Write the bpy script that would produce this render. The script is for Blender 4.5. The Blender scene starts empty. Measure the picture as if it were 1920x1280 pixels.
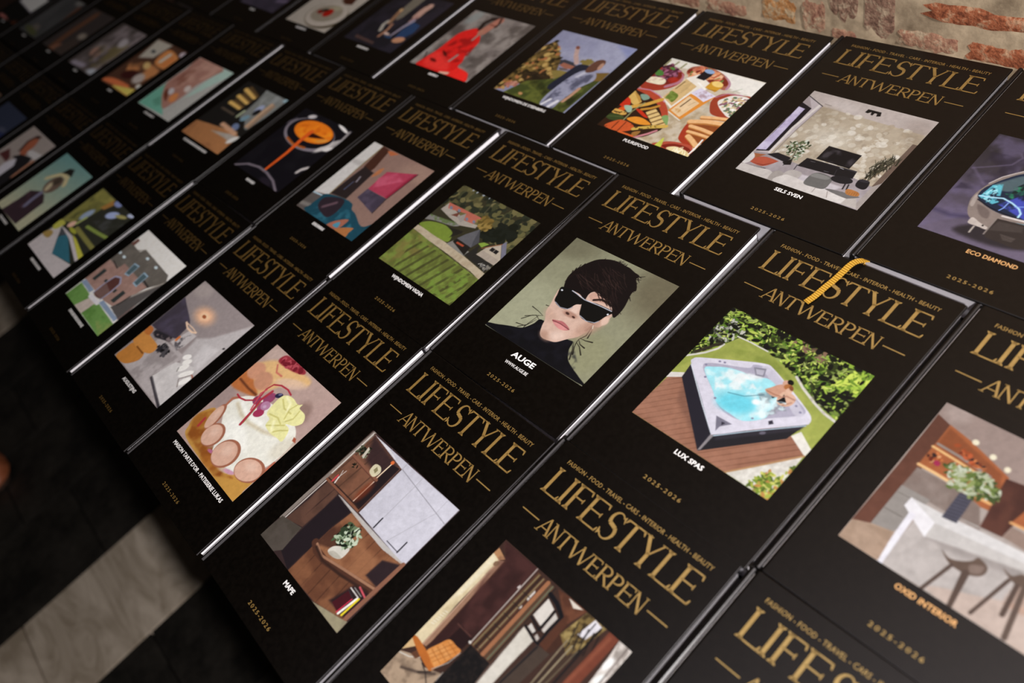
import bpy, bmesh, math, random
import numpy as np
from mathutils import Matrix, Vector

# ------------------------------------------------------------------ camera, world, lights, exposure
ZT = 0.778            # height of the book covers
scene = bpy.context.scene
col = scene.collection
cam_data = bpy.data.cameras.new('camera')
cam = bpy.data.objects.new('camera', cam_data); col.objects.link(cam)
cam_data.sensor_width = 36.0; cam_data.lens = 28.8468
cam_data.clip_start = 0.02; cam_data.clip_end = 60
R_, U_, F_ = (Vector(v) for v in ((0.646022, 0.696724, -0.31182), (-0.420184, 0.665633, 0.616749), (-0.637261, 0.267411, -0.722765)))
M = Matrix(((R_.x, U_.x, -F_.x, 0), (R_.y, U_.y, -F_.y, 0), (R_.z, U_.z, -F_.z, ZT + 0.48), (0, 0, 0, 1)))
cam.matrix_world = M
cam_data.dof.use_dof = True
cam_data.dof.focus_distance = 0.66
cam_data.dof.aperture_fstop = 4.3
cam_data.dof.aperture_blades = 9
scene.camera = cam

world = bpy.data.worlds.new('room_glow'); scene.world = world; world.use_nodes = True
world.node_tree.nodes['Background'].inputs[0].default_value = (0.95, 0.80, 0.66, 1)
world.node_tree.nodes['Background'].inputs[1].default_value = 0.010

def area(name, loc, aim, size, power, colour):
    d = bpy.data.lights.new(name, 'AREA'); d.shape = 'DISK'; d.size = size; d.energy = power; d.color = colour
    o = bpy.data.objects.new(name, d); col.objects.link(o); o.location = loc
    o.rotation_euler = (Vector(aim) - Vector(loc)).to_track_quat('-Z', 'Y').to_euler()
    return o
area('ceiling_spot', (0.90, 0.20, ZT + 1.05), (-0.50, 0.20, ZT), 0.07, 36.0, (1.0, 0.965, 0.95))
sd = bpy.data.lights.new('track_spot', 'SPOT'); sd.energy = 60.0; sd.color = (1.0, 0.965, 0.96); sd.spot_size = math.radians(58); sd.spot_blend = .7; sd.shadow_soft_size = .04
so = bpy.data.objects.new('track_spot', sd); col.objects.link(so); so.location = (0.42, -0.55, ZT + 1.05)
so.rotation_euler = (Vector((-0.20, 0.36, ZT)) - so.location).to_track_quat('-Z', 'Y').to_euler()

scene.view_settings.view_transform = 'Standard'
scene.view_settings.look = 'None'
scene.view_settings.gamma = 1.0
scene.view_settings.use_curve_mapping = False
scene.view_settings.exposure = 0.0

# ------------------------------------------------------------------ materials
def new_mat(name):
    m = bpy.data.materials.new(name); m.use_nodes = True
    nt = m.node_tree; b = nt.nodes['Principled BSDF']
    return m, nt, b
def plain(name, rgb, rough=0.5, metal=0.0, spec=0.5):
    m, nt, b = new_mat(name)
    b.inputs['Base Color'].default_value = (*rgb, 1); b.inputs['Roughness'].default_value = rough
    b.inputs['Metallic'].default_value = metal; b.inputs['Specular IOR Level'].default_value = spec
    return m
def add_noise_colour(nt, b, c0, c1, scale, detail=4, rough=.6, lo=.35, hi=.65, coord='Object', stretch=(1, 1, 1)):
    tc = nt.nodes.new('ShaderNodeTexCoord'); mp = nt.nodes.new('ShaderNodeMapping'); mp.inputs['Scale'].default_value = stretch
    n = nt.nodes.new('ShaderNodeTexNoise'); n.inputs['Scale'].default_value = scale; n.inputs['Detail'].default_value = detail; n.inputs['Roughness'].default_value = rough
    r = nt.nodes.new('ShaderNodeValToRGB'); r.color_ramp.elements[0].position = lo; r.color_ramp.elements[1].position = hi
    r.color_ramp.elements[0].color = (*c0, 1); r.color_ramp.elements[1].color = (*c1, 1)
    nt.links.new(tc.outputs[coord], mp.inputs[0]); nt.links.new(mp.outputs[0], n.inputs['Vector']); nt.links.new(n.outputs['Fac'], r.inputs[0])
    if b is not None: nt.links.new(r.outputs[0], b.inputs['Base Color'])
    return n, r, mp
def add_bump(nt, b, scale, strength, dist, coord='Object', detail=3):
    tc = nt.nodes.new('ShaderNodeTexCoord'); n = nt.nodes.new('ShaderNodeTexNoise'); n.inputs['Scale'].default_value = scale; n.inputs['Detail'].default_value = detail
    bp = nt.nodes.new('ShaderNodeBump'); bp.inputs['Strength'].default_value = strength; bp.inputs['Distance'].default_value = dist
    nt.links.new(tc.outputs[coord], n.inputs['Vector']); nt.links.new(n.outputs['Fac'], bp.inputs['Height']); nt.links.new(bp.outputs[0], b.inputs['Normal'])

def add_sheen(nt, b, colour, rough):
    # broad pigment sheen laid over the base layer
    g = nt.nodes.new('ShaderNodeBsdfAnisotropic'); g.distribution = 'BECKMANN'; g.inputs['Color'].default_value = (*colour, 1); g.inputs['Roughness'].default_value = rough
    ad = nt.nodes.new('ShaderNodeAddShader'); out = nt.nodes['Material Output']
    nt.links.new(b.outputs[0], ad.inputs[0]); nt.links.new(g.outputs[0], ad.inputs[1]); nt.links.new(ad.outputs[0], out.inputs['Surface'])
    return g
cover_m, nt, b = new_mat('black_cover_laminate')
b.inputs['Roughness'].default_value = 0.27; b.inputs['Specular IOR Level'].default_value = 0.12
add_noise_colour(nt, b, (.0013, .0009, .0006), (.0026, .0019, .0014), 260, 3)
add_bump(nt, b, 900, .10, .0004)
add_sheen(nt, b, (.033, .031, .033), .58)
page_m, nt, b = new_mat('paper_edges')
b.inputs['Roughness'].default_value = 0.8
add_noise_colour(nt, b, (.82, .79, .84), (.94, .91, .95), 60, 3, stretch=(1, 1, 90))
gold_m, nt, b = new_mat('gold_ink')
b.inputs['Roughness'].default_value = 0.30; b.inputs['Base Color'].default_value = (.020, .011, .003, 1); b.inputs['Specular IOR Level'].default_value = 0.35
g = add_sheen(nt, b, (.17, .10, .028), .87)
n, r, mp = add_noise_colour(nt, None, (.265, .152, .038), (.330, .200, .056), 120, 2); nt.links.new(r.outputs[0], g.inputs['Color'])
g2 = nt.nodes.new('ShaderNodeBsdfAnisotropic'); g2.distribution = 'BECKMANN'; g2.inputs['Color'].default_value = (.10, .094, .058, 1); g2.inputs['Roughness'].default_value = .68
ad = nt.nodes.new('ShaderNodeAddShader'); out = nt.nodes['Material Output']; nt.links.new(out.inputs['Surface'].links[0].from_socket, ad.inputs[0]); nt.links.new(g2.outputs[0], ad.inputs[1]); nt.links.new(ad.outputs[0], out.inputs['Surface'])
white_m = plain('white_print', (.86, .84, .84), .6)
orange_m = plain('copper_print', (.55, .30, .12), .5)
ribbon_m, nt, b = new_mat('gold_satin_ribbon')
b.inputs['Roughness'].default_value = 0.38; b.inputs['Base Color'].default_value = (.80, .42, .04, 1); b.inputs['Specular IOR Level'].default_value = .6
tc = nt.nodes.new('ShaderNodeUVMap'); wv = nt.nodes.new('ShaderNodeTexWave'); wv.bands_direction = 'Y'; wv.inputs['Scale'].default_value = 1.0
bp = nt.nodes.new('ShaderNodeBump'); bp.inputs['Strength'].default_value = .9; bp.inputs['Distance'].default_value = .0009
rr = nt.nodes.new('ShaderNodeValToRGB'); rr.color_ramp.elements[0].color = (.42, .19, .012, 1); rr.color_ramp.elements[1].color = (.86, .50, .07, 1); nt.links.new(wv.outputs['Fac'], rr.inputs[0]); nt.links.new(rr.outputs[0], b.inputs['Base Color'])
nt.links.new(tc.outputs[0], wv.inputs['Vector']); nt.links.new(wv.outputs['Fac'], bp.inputs['Height']); nt.links.new(bp.outputs[0], b.inputs['Normal'])
picture_m, nt, b = new_mat('printed_picture')
b.inputs['Roughness'].default_value = 0.48; b.inputs['Specular IOR Level'].default_value = 0.4
at = nt.nodes.new('ShaderNodeAttribute'); at.attribute_name = 'print_colour'
nt.links.new(at.outputs['Color'], b.inputs['Base Color'])

wood_m, nt, b = new_mat('dark_table_wood')
b.inputs['Roughness'].default_value = .5
add_noise_colour(nt, b, (.02, .008, .005), (.05, .02, .012), 6, 5, stretch=(1, 12, 12))
mortar_m, nt, b = new_mat('lime_mortar')
b.inputs['Roughness'].default_value = .95
add_noise_colour(nt, b, (.21, .15, .092), (.58, .45, .30), 26, 8, .68, .30, .62)
add_bump(nt, b, 30, .35, .006, detail=5)
def brick_mat(name, c0, c1, c2):
    m, nt, b = new_mat(name); b.inputs['Roughness'].default_value = .9
    n, r, mp = add_noise_colour(nt, b, c0, c1, 95, 8, .72, .36, .50)
    e = r.color_ramp.elements.new(.61); e.color = (*c2, 1); n.inputs['Distortion'].default_value = .5
    ge = nt.nodes.new('ShaderNodeNewGeometry'); nt.links.new(ge.outputs['Position'], mp.inputs[0])
    n2 = nt.nodes.new('ShaderNodeTexNoise'); n2.inputs['Scale'].default_value = 260; n2.inputs['Detail'].default_value = 5
    bp = nt.nodes.new('ShaderNodeBump'); bp.inputs['Strength'].default_value = .6; bp.inputs['Distance'].default_value = .002
    nt.links.new(ge.outputs['Position'], n2.inputs['Vector']); nt.links.new(n2.outputs['Fac'], bp.inputs['Height']); nt.links.new(bp.outputs[0], b.inputs['Normal'])
    return m
brick_ms = [brick_mat('brick_rust', (.16, .04, .014), (.38, .11, .044), (.50, .29, .17)),
            brick_mat('brick_pink', (.24, .10, .066), (.40, .21, .13), (.47, .36, .24)),
            brick_mat('brick_orange', (.30, .12, .034), (.47, .22, .075), (.48, .36, .22)),
            brick_mat('brick_umber', (.13, .066, .044), (.27, .15, .10), (.42, .31, .21))]
black_stone_m, nt, b = new_mat('black_floor_stone')
b.inputs['Roughness'].default_value = .42
add_noise_colour(nt, b, (.008, .007, .006), (.040, .034, .028), 7, 7, .7, .4, .75, coord='Object')
white_marble_m, nt, b = new_mat('white_floor_marble')
b.inputs['Roughness'].default_value = .35
n, r, mp = add_noise_colour(nt, b, (.34, .27, .20), (.62, .52, .42), 5, 8, .62, .36, .62, stretch=(1.0, 3.0, 1)); n.inputs['Distortion'].default_value = 1.6
grout_m = plain('floor_grout', (.012, .010, .008), .9)
shoe_m, nt, b = new_mat('tan_shoe_leather')
b.inputs['Roughness'].default_value = .35
add_noise_colour(nt, b, (.20, .055, .018), (.42, .13, .06), 14, 4)
sole_m = plain('shoe_sole', (.05, .02, .01), .7)

# ------------------------------------------------------------------ helpers
def tag(o, label=None, cat=None, group=None, kind=None):
    if label: o['label'] = label
    if cat: o['category'] = cat
    if group: o['group'] = group
    if kind: o['kind'] = kind
    return o
def obj(name, mesh, parent=None):
    o = bpy.data.objects.new(name, mesh); col.objects.link(o)
    if parent is not None: o.parent = parent
    return o
def mesh_from(name, verts, faces, mat, smooth=False):
    me = bpy.data.meshes.new(name); me.from_pydata([tuple(v) for v in verts], [], [tuple(f) for f in faces])
    me.materials.append(mat); me.update()
    if smooth:
        for p in me.polygons: p.use_smooth = True
    return me
def box_mesh(name, lo, hi, mat, bevel=0.0):
    bm = bmesh.new(); bmesh.ops.create_cube(bm, size=1)
    for v in bm.verts:
        v.co = Vector([lo[i] + (v.co[i] + .5) * (hi[i] - lo[i]) for i in range(3)])
    if bevel: bmesh.ops.bevel(bm, geom=bm.edges[:], offset=bevel, segments=2, affect='EDGES')
    me = bpy.data.meshes.new(name); bm.to_mesh(me); bm.free(); me.materials.append(mat)
    return me
def empty(name, loc, rz=0.0):
    o = bpy.data.objects.new(name, None); col.objects.link(o); o.location = loc; o.rotation_euler = (0, 0, rz)
    o.empty_display_size = .02
    return o

# ------------------------------------------------------------------ setting: floor tiles, brick wall
floor = tag(obj('floor', box_mesh('floor', (-4.6, -2.4, -.06), (1.3, .66, -.012), grout_m)), kind='structure')
TW, TL = .26, .40
tile_black = box_mesh('tile', (.0015, .0015, -.013), (TW - .0015, TL - .0015, 0), black_stone_m, .0012)
tile_white = box_mesh('tile', (.0015, .0015, -.013), (TW - .0015, TL - .0015, 0), white_marble_m, .0012)
for i in range(-12, 11):
    x = -1.47 + i * TW
    off = -.636 if i % 5 == 0 else (-.43 if i % 2 else -.55)
    for j in range(-5, 3):
        y = off + j * TL
        if x < -4.55 or x > 1.0 or y < -2.38 or y + TL > .655: continue
        t = obj('tile', tile_white if i % 5 == 0 else tile_black, floor); t.location = (x, y, 0)
wall = tag(obj('wall_back', box_mesh('wall_back', (-4.6, .648, -.012), (1.3, .80, 2.5), mortar_m)), kind='structure')
random.seed(4)
def brick_mesh(seed, mat):
    rnd = random.Random(seed); nx, nz = 11, 4
    ph = [[rnd.uniform(0, 6.28) for _ in range(3)] for _ in range(4)]
    wob = lambda k, s_: sum(math.sin(s_ * f + ph[k][i]) / (i + 1) for i, f in enumerate((5, 11, 23)))
    vs, fs = [], []
    for j in range(nz + 1):
        for i in range(nx + 1):
            u, w = 2 * i / nx - 1, 2 * j / nz - 1
            ru = math.copysign(abs(u) ** .9, u) * (1 - .10 * abs(w) ** 4) * .5; rw = w * (1 - .34 * abs(u) ** 8) * .5
            ru += .030 * abs(u) * wob(0 if u > 0 else 1, w); rw += .062 * abs(w) * wob(2 if w > 0 else 3, u)
            edge = i in (0, nx) or j in (0, nz)
            vs.append((ru, .5 if edge else -.30 + rnd.uniform(-.3, .25), rw))
    for j in range(nz):
        for i in range(nx):
            a = j * (nx + 1) + i; fs.append((a, a + 1, a + nx + 2, a + nx + 1))
    return mesh_from('brick', vs, fs, mat, True)
brick_vars = [[brick_mesh(10 * k + s, m) for s in range(4)] for k, m in enumerate(brick_ms)]
def brick(x0, x1, z0, z1, kind, depth=.0028):
    o = obj('brick', random.choice(brick_vars[kind]), wall)
    o.location = ((x0 + x1) / 2, .648, ZT + (z0 + z1) / 2); o.scale = (x1 - x0, depth, z1 - z0)
    return o
near = [(-.361, -.205, .008, .031, 0), (-.380, -.316, -.024, .0, 1), (-.314, -.256, -.026, .0, 0), (-.350, -.245, .040, .064, 1),
        (-.412, -.378, -.024, .040, 3), (-.450, -.416, -.012, .046, 3), (-.480, -.452, -.030, .014, 1), (-.530, -.484, -.026, .008, 2), (-.592, -.500, .012, .034, 0), (-.448, -.418, -.03, -.014, 1),
        (-.605, -.545, -.028, -.008, 1), (-.66, -.61, -.03, .0, 1), (-.72, -.672, -.03, -.008, 2), (-.25, -.20, -.022, .0, 3), (-.192, -.09, .012, .032, 1)]
for n_ in near: brick(*n_)
for k in range(-1, 11):
    zc = -.012 + .031 * k; x = -2.3 + random.uniform(0, .1)
    while x < .55:
        L = random.choice((.05, .09, .12, .13, .14)); h = random.uniform(.019, .024); z0 = zc - h / 2 + random.uniform(-.002, .002)
        if not any(x < q[1] + .006 and x + L > q[0] - .006 and z0 < q[3] + .004 and z0 + h > q[2] - .004 for q in near):
            brick(x, x + L, z0, z0 + h, random.choice((0, 0, 1, 1, 2, 3)))
        x += L + random.uniform(.010, .02)

# ------------------------------------------------------------------ table
table = tag(empty('display_table', (-.95, .262, 0)), 'long dark wooden table beneath the rows of black books', 'table')
for nm, lo, hi in (('table_top', (-1.5, -.360, .715), (1.48, .378, .75)),
                   ('apron', (-1.4, -.29, .64), (1.38, -.27, .715)), ('apron', (-1.4, .30, .64), (1.38, .32, .715))):
    obj(nm, box_mesh(nm, lo, hi, wood_m, .003), table)
for sx in (-1.42, 0, 1.34):
    for sy in (-.29, .27):
        obj('leg', box_mesh('leg', (sx, sy, 0), (sx + .06, sy + .06, .715), wood_m, .004), table)

# ------------------------------------------------------------------ shoe on the floor, mostly out of the picture
def shoe_mesh():
    bm = bmesh.new(); rings = []
    prof = [(-.150, .030, .055), (-.145, .036, .085), (-.10, .041, .092), (-.04, .042, .084), (.02, .046, .066), (.07, .052, .054), (.11, .050, .046), (.130, .042, .040), (.143, .031, .032), (.150, .016, .022), (.152, .006, .014)]
    for (x, w, h) in prof:
        rings.append([bm.verts.new((x, w * math.cos(a) * (1 if math.sin(a) > -.1 else .96), .012 + max(0, math.sin(a)) * (h - .012))) for a in [math.pi * k / 9 for k in range(10)]])
    for a, c in zip(rings, rings[1:]):
        for k in range(9): bm.faces.new((a[k], a[k + 1], c[k + 1], c[k]))
    bm.faces.new(rings[0]); bm.faces.new(rings[-1][::-1]); bmesh.ops.recalc_face_normals(bm, faces=bm.faces)
    me = bpy.data.meshes.new('upper'); bm.to_mesh(me); bm.free(); me.materials.append(shoe_m)
    for p in me.polygons: p.use_smooth = True
    return me
def sole_mesh():
    out = []; n = 28
    for k in range(n):
        a = 2 * math.pi * k / n; x = .15 * math.cos(a); w = .046 + .008 * math.cos(a)
        out.append((x, w * math.sin(a) * (abs(math.sin(a)) ** -.3 if abs(math.sin(a)) > .05 else 1)))
    vs = [(x, y, 0) for x, y in out] + [(x, y, .013) for x, y in out]
    fs = [tuple(range(n))[::-1], tuple(range(n, 2 * n))] + [(k, (k + 1) % n, n + (k + 1) % n, n + k) for k in range(n)]
    return mesh_from('sole', vs, fs, sole_m)
shoe = tag(empty('shoe', (-2.042, -.578, 0), .10), 'orange-brown leather shoe standing on the black stone floor', 'shoe')
obj('upper', shoe_mesh(), shoe); obj('sole', sole_mesh(), shoe)
vs = [(-.088 + .046 * math.cos(2 * math.pi * k / 20), .024 * math.sin(2 * math.pi * k / 20), .0935 - .03 * max(0, math.cos(2 * math.pi * k / 20)) * .2) for k in range(20)]
vs += [(x * .97 - .0027, y * .8, z + .0022) for x, y, z in vs]
obj('opening', mesh_from('opening', vs, [tuple(range(20, 40))] + [(k, (k + 1) % 20, 20 + (k + 1) % 20, 20 + k) for k in range(20)], sole_m), shoe)
for k in range(4):
    x = -.022 + .020 * k; z = .082 - .016 * (k + .9) * .62
    obj('lace', box_mesh('lace', (x, -.017, z), (x + .006, .017, z + .005), sole_m, .001), shoe)

# ------------------------------------------------------------------ lettering
class Ink:
    """flat letter shapes collected in millimetres on the cover"""
    def __init__(s): s.v = []; s.f = []
    def poly(s, pts):
        n = len(s.v); s.v += [(x / 1000, y / 1000, 0) for x, y in pts]; s.f.append(tuple(range(n, n + len(pts))))
    def stroke(s, a, b, w, w2=None):
        w2 = w if w2 is None else w2
        dx, dy = b[0] - a[0], b[1] - a[1]; L = math.hypot(dx, dy); nx, ny = -dy / L / 2, dx / L / 2
        s.poly([(a[0] - nx * w, a[1] - ny * w), (b[0] - nx * w2, b[1] - ny * w2), (b[0] + nx * w2, b[1] + ny * w2), (a[0] + nx * w, a[1] + ny * w)])
    def path(s, pts, ws):
        for k in range(len(pts) - 1): s.stroke(pts[k], pts[k + 1], ws[k], ws[k + 1])
    def join(s, other_verts, other_faces):
        n = len(s.v); s.v += other_verts; s.f += [tuple(i + n for i in f) for f in other_faces]
    def mesh(s, name, mat):
        me = mesh_from(name, s.v, s.f, mat)
        bm = bmesh.new(); bm.from_mesh(me)
        for f in bm.faces:
            if f.normal.z < 0: f.normal_flip()
        bm.to_mesh(me); bm.free()
        return me
def arc(cx, cy, rx, ry, a0, a1, n):
    return [(cx + rx * math.cos(math.radians(a0 + (a1 - a0) * k / n)), cy + ry * math.sin(math.radians(a0 + (a1 - a0) * k / n))) for k in range(n + 1)]
def glyph(k, ch, x0, x1, y0, y1, st, th):
    """flared serif capitals: st stem width, th hairline width"""
    w, h = x1 - x0, y1 - y0; sf = st * .62
    def stem(x, a=y0, b=y1, serif='both'):
        k.stroke((x, a), (x, b), st)
        for y, on, d in ((a, serif in ('both', 'low'), 1), (b, serif in ('both', 'top'), -1)):
            if on: k.poly([(x - st / 2 - sf, y), (x + st / 2 + sf, y), (x + st / 2 + sf * .8, y + d * th * .6), (x + st / 2, y + d * st * .8), (x - st / 2, y + d * st * .8), (x - st / 2 - sf * .8, y + d * th * .6)] if d > 0 else
                          [(x - st / 2 - sf, y), (x - st / 2 - sf * .8, y + d * th * .6), (x - st / 2, y + d * st * .8), (x + st / 2, y + d * st * .8), (x + st / 2 + sf * .8, y + d * th * .6), (x + st / 2 + sf, y)])
    def bar(xa, xb, y, tip):
        k.stroke((xa, y), (xb, y), th)
        if tip: k.poly([(xb - th * 1.3, y), (xb, y + th / 2 if tip < 0 else y - th / 2), (xb + th * .5, y + tip * st * 1.25), (xb - th * .2, y + tip * st * 1.25)])
    def mid_bar(xa, xb, y):
        k.stroke((xa, y), (xb, y), th); k.poly([(xb - th, y), (xb, y - st * .75), (xb + th * .4, y - st * .75), (xb + th * .4, y + st * .75), (xb, y + st * .75)])
    if ch == 'I': stem((x0 + x1) / 2)
    elif ch in 'LFE':
        x = x0 + sf + st / 2; stem(x, serif={'L': 'both', 'F': 'both', 'E': 'both'}[ch])
        if ch in 'LE': bar(x, x1, y0 + th / 2, 1)
        if ch in 'FE': bar(x, x1 - (.12 * w if ch == 'E' else 0), y1 - th / 2, -1); mid_bar(x, x0 + w * (.78 if ch == 'E' else .82), y0 + h * .53)
    elif ch == 'T':
        x = (x0 + x1) / 2; stem(x, serif='low'); k.stroke((x0, y1 - th / 2), (x1, y1 - th / 2), th)
        for xe, d in ((x0, 1), (x1, -1)): k.poly([(xe, y1), (xe + d * th * 1.6, y1 - th), (xe - d * th * .1, y1 - st * 1.5), (xe - d * th * .5, y1 - st * 1.5)])
    elif ch == 'Y':
        x = (x0 + x1) / 2 + w * .02; ym = y0 + h * .47; k.stroke((x, y0), (x, ym + th), st)
        k.poly([(x - st / 2 - sf, y0), (x + st / 2 + sf, y0), (x + st / 2, y0 + st * .8), (x - st / 2, y0 + st * .8)])
        k.stroke((x, ym), (x0 + w * .13, y1), st); k.stroke((x + st * .2, ym), (x1 - w * .12, y1), th * 1.1)
        k.stroke((x0, y1 - th * .3), (x0 + w * .30, y1 - th * .3), th * .6); k.stroke((x1 - w * .24, y1 - th * .3), (x1, y1 - th * .3), th * .6)
    elif ch == 'S':
        cx = (x0 + x1) / 2; top = arc(cx + w * .02, y1 - h * .255, w * .34, h * .255, 35, 225, 12); low = arc(cx - w * .02, y0 + h * .275, w * .40, h * .275, 50, -150, 12)
        pts = top + low; n = len(pts)
        ws = [th + (st * 1.15 - th) * max(0, 1 - abs((i / (n - 1)) - .5) / .32) ** .8 for i in range(n)]
        k.path(pts, ws)
        k.poly([(x1 - w * .10, y1), (x1 - w * .02, y1 - h * .25), (x1 - w * .05, y1 - h * .25), (x1 - w * .22, y1 - h * .07)])
        k.poly([(x0 + w * .02, y0), (x0 - w * .01, y0 + h * .25), (x0 + w * .03, y0 + h * .25), (x0 + w * .17, y0 + h * .10)])
    elif ch == 'A':
        xa = x0 + w * .53; k.stroke((x0 + w * .12, y0), (xa, y1), th); k.stroke((xa, y1 + .2), (x1 - w * .14, y0), st)
        k.stroke((x0 + w * .27, y0 + h * .33), (x1 - w * .27, y0 + h * .33), th)
        k.stroke((x0, y0 + th * .3), (x0 + w * .26, y0 + th * .3), th * .6); k.stroke((x1 - w * .30, y0 + th * .3), (x1, y0 + th * .3), th * .6)
    elif ch == 'N':
        xl, xr = x0 + w * .14, x1 - w * .12; k.stroke((xl, y0), (xl, y1), th); k.stroke((xr, y0), (xr, y1), th); k.stroke((xl, y1), (xr, y0), st)
        k.stroke((x0, y0 + th * .3), (xl + w * .14, y0 + th * .3), th * .6); k.stroke((x0 - w * .03, y1 - th * .3), (xl, y1 - th * .3), th * .6); k.stroke((xr - w * .14, y1 - th * .3), (x1, y1 - th * .3), th * .6)
    elif ch == 'W':
        a, b_, c, d, e = x0 + w * .06, x0 + w * .30, x0 + w * .52, x0 + w * .74, x0 + w * .95
        k.stroke((a, y1), (b_, y0), st); k.stroke((b_, y0), (c, y1), th); k.stroke((c - w * .03, y1), (d, y0), st); k.stroke((d, y0), (e, y1), th)
        for xx in (a, e): k.stroke((xx - w * .07, y1 - th * .3), (xx + w * .08, y1 - th * .3), th * .6)
    elif ch in 'RP':
        x = x0 + sf + st / 2; stem(x, serif='both'); yb = y0 + h * .47
        bowl = arc(x0 + w * .45, (y1 + yb) / 2, w * (.40 if ch == 'R' else .48), (y1 - yb) / 2 - th * .4, 90, -90, 10)
        k.path([(x, y1 - th * .4)] + bowl + [(x, yb + th * .4)], [th] + [th + (st * .95 - th) * math.sin(math.pi * i / 10) for i in range(11)] + [th])
        if ch == 'R': k.stroke((x0 + w * .42, yb + th), (x1 + w * .02, y0), st * .95, st * .9); k.stroke((x1 - w * .14, y0 + th * .3), (x1 + w * .10, y0 + th * .3), th * .6)

def font_shapes(text, height, width=None, centre=True, bold=0.0, spacing=1.0, res=2):
    """built-in sans lettering turned to flat shapes in metres, baseline at y = 0"""
    c = bpy.data.curves.new('lettering', 'FONT'); c.body = text; c.size = 1.0; c.resolution_u = res; c.offset = bold; c.space_character = spacing
    c.align_x = 'LEFT'
    o = bpy.data.objects.new('lettering', c); col.objects.link(o)
    me = bpy.data.meshes.new_from_object(o.evaluated_get(bpy.context.evaluated_depsgraph_get()))
    bpy.data.objects.remove(o); bpy.data.curves.remove(c)
    vs = np.array([v.co[:] for v in me.vertices]); fs = [tuple(p.vertices) for p in me.polygons]
    bpy.data.meshes.remove(me)
    x0, x1 = vs[:, 0].min(), vs[:, 0].max(); cap = vs[:, 1].max() - max(vs[:, 1].min(), -.02)
    sy = height / cap; sx = sy if width is None else width / (x1 - x0)
    vs[:, 0] = (vs[:, 0] - (x0 + x1) / 2) * sx if centre else (vs[:, 0] - x0) * sx
    vs[:, 1] = (vs[:, 1] - max(vs[:, 1].min(), -.02)) * sy
    return vs, fs
def put_text(k, x, y, *a, **kw):
    vs, fs = font_shapes(*a, **kw)
    k.join([(v[0] + x / 1000, v[1] + y / 1000, 0) for v in vs], fs)

ink = Ink()
for ch, a, b_ in (('L', -66, -51), ('I', -51.0, -45.6), ('F', -44.6, -31.6), ('E', -30.3, -13.9), ('S', -12.8, -.4), ('T', -.3, 15.0), ('Y', 15.6, 32.6), ('L', 33.2, 48.0), ('E', 48.0, 63.6)):
    glyph(ink, ch, a, b_, 98.8, 120.0, 2.5, 1.08)
for ch, a, b_ in (('A', -48, -35.6), ('N', -37.3, -28.0), ('T', -29.0, -18.2), ('W', -18.6, -1.2), ('E', -1.2, 7.6), ('R', 7.9, 17.2), ('P', 17.6, 25.6), ('E', 26.3, 36.2), ('N', 35.6, 45.2)):
    glyph(ink, ch, a, b_, 75.5, 87.6, 1.5, .74)
ink.stroke((-65.6, 81.6), (-49.0, 81.6), .75); ink.stroke((47.8, 81.6), (63.6, 81.6), .75)
put_text(ink, -1.0, 124.7, 'FASHION - FOOD - TRAVEL - CARS - INTERIOR - HEALTH - BEAUTY', .0034, .1265, bold=.004, spacing=1.04)
title_me = ink.mesh('title_lettering', gold_m)
ink = Ink(); put_text(ink, -.6, -92.2, '2025-2026', .0031, .0315, bold=.004, spacing=1.35)
edition_me = ink.mesh('edition_lettering', gold_m)
def caption_mesh(text, width, style):
    ink = Ink(); mat = {'w': white_m, 'o': orange_m}[style[0]]
    if text:
        put_text(ink, 0, -65.6, text, .0038, width / 1000, bold=.022)
        if text == 'AUGE':
            ink = Ink(); put_text(ink, -.6, -67.6, text, .0052, .0260, bold=.030); put_text(ink, -.3, -75.2, 'WWW.AUGE.BE', .0030, .0262, bold=.006)
    else:                                   # too blurred to read: a row of small upright marks
        rnd = random.Random(int(width * 10)); x = -width / 2
        while x < width / 2:
            ww = rnd.uniform(1.3, 2.3); ww = min(ww, width / 2 - x + .2)
            ink.stroke((x + .3, -65.6), (x + .3, -61.9), .7); ink.stroke((x + ww - .3, -65.6), (x + ww - .3, -61.9), .6)
            yy = rnd.choice((-65.3, -63.8, -62.2)); ink.stroke((x + .3, yy), (x + ww - .3, yy), .6)
            x += ww + .45
    return ink.mesh('caption_lettering', mat)

# ------------------------------------------------------------------ printed cover pictures (colour painted per vertex)
def noise2(X, Y, scale, seed, octaves=3):
    out = np.zeros_like(X); amp = 1.0; tot = 0.0
    for o in range(octaves):
        rs = np.random.RandomState(seed * 17 + o); g = rs.rand(64, 64)
        fx, fy = X / scale + 31.7, Y / scale + 17.3
        ix, iy = np.floor(fx).astype(int), np.floor(fy).astype(int); u, v = fx - ix, fy - iy
        u, v = u * u * (3 - 2 * u), v * v * (3 - 2 * v)
        A, B_, C, D = g[iy % 64, ix % 64], g[iy % 64, (ix + 1) % 64], g[(iy + 1) % 64, ix % 64], g[(iy + 1) % 64, (ix + 1) % 64]
        out += amp * ((A * (1 - u) + B_ * u) * (1 - v) + (C * (1 - u) + D * u) * v); tot += amp; amp *= .5; scale /= 2
    return out / tot
def smooth_closed(p, n=5):
    p = np.array(p, float); m = len(p); out = []
    for i in range(m):
        a, b_, c, d = p[i - 1], p[i], p[(i + 1) % m], p[(i + 2) % m]
        for k in range(n):
            t = k / n; out.append(.5 * (2 * b_ + (c - a) * t + (2 * a - 5 * b_ + 4 * c - d) * t * t + (3 * b_ - a - 3 * c + d) * t ** 3))
    return np.array(out)
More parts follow.
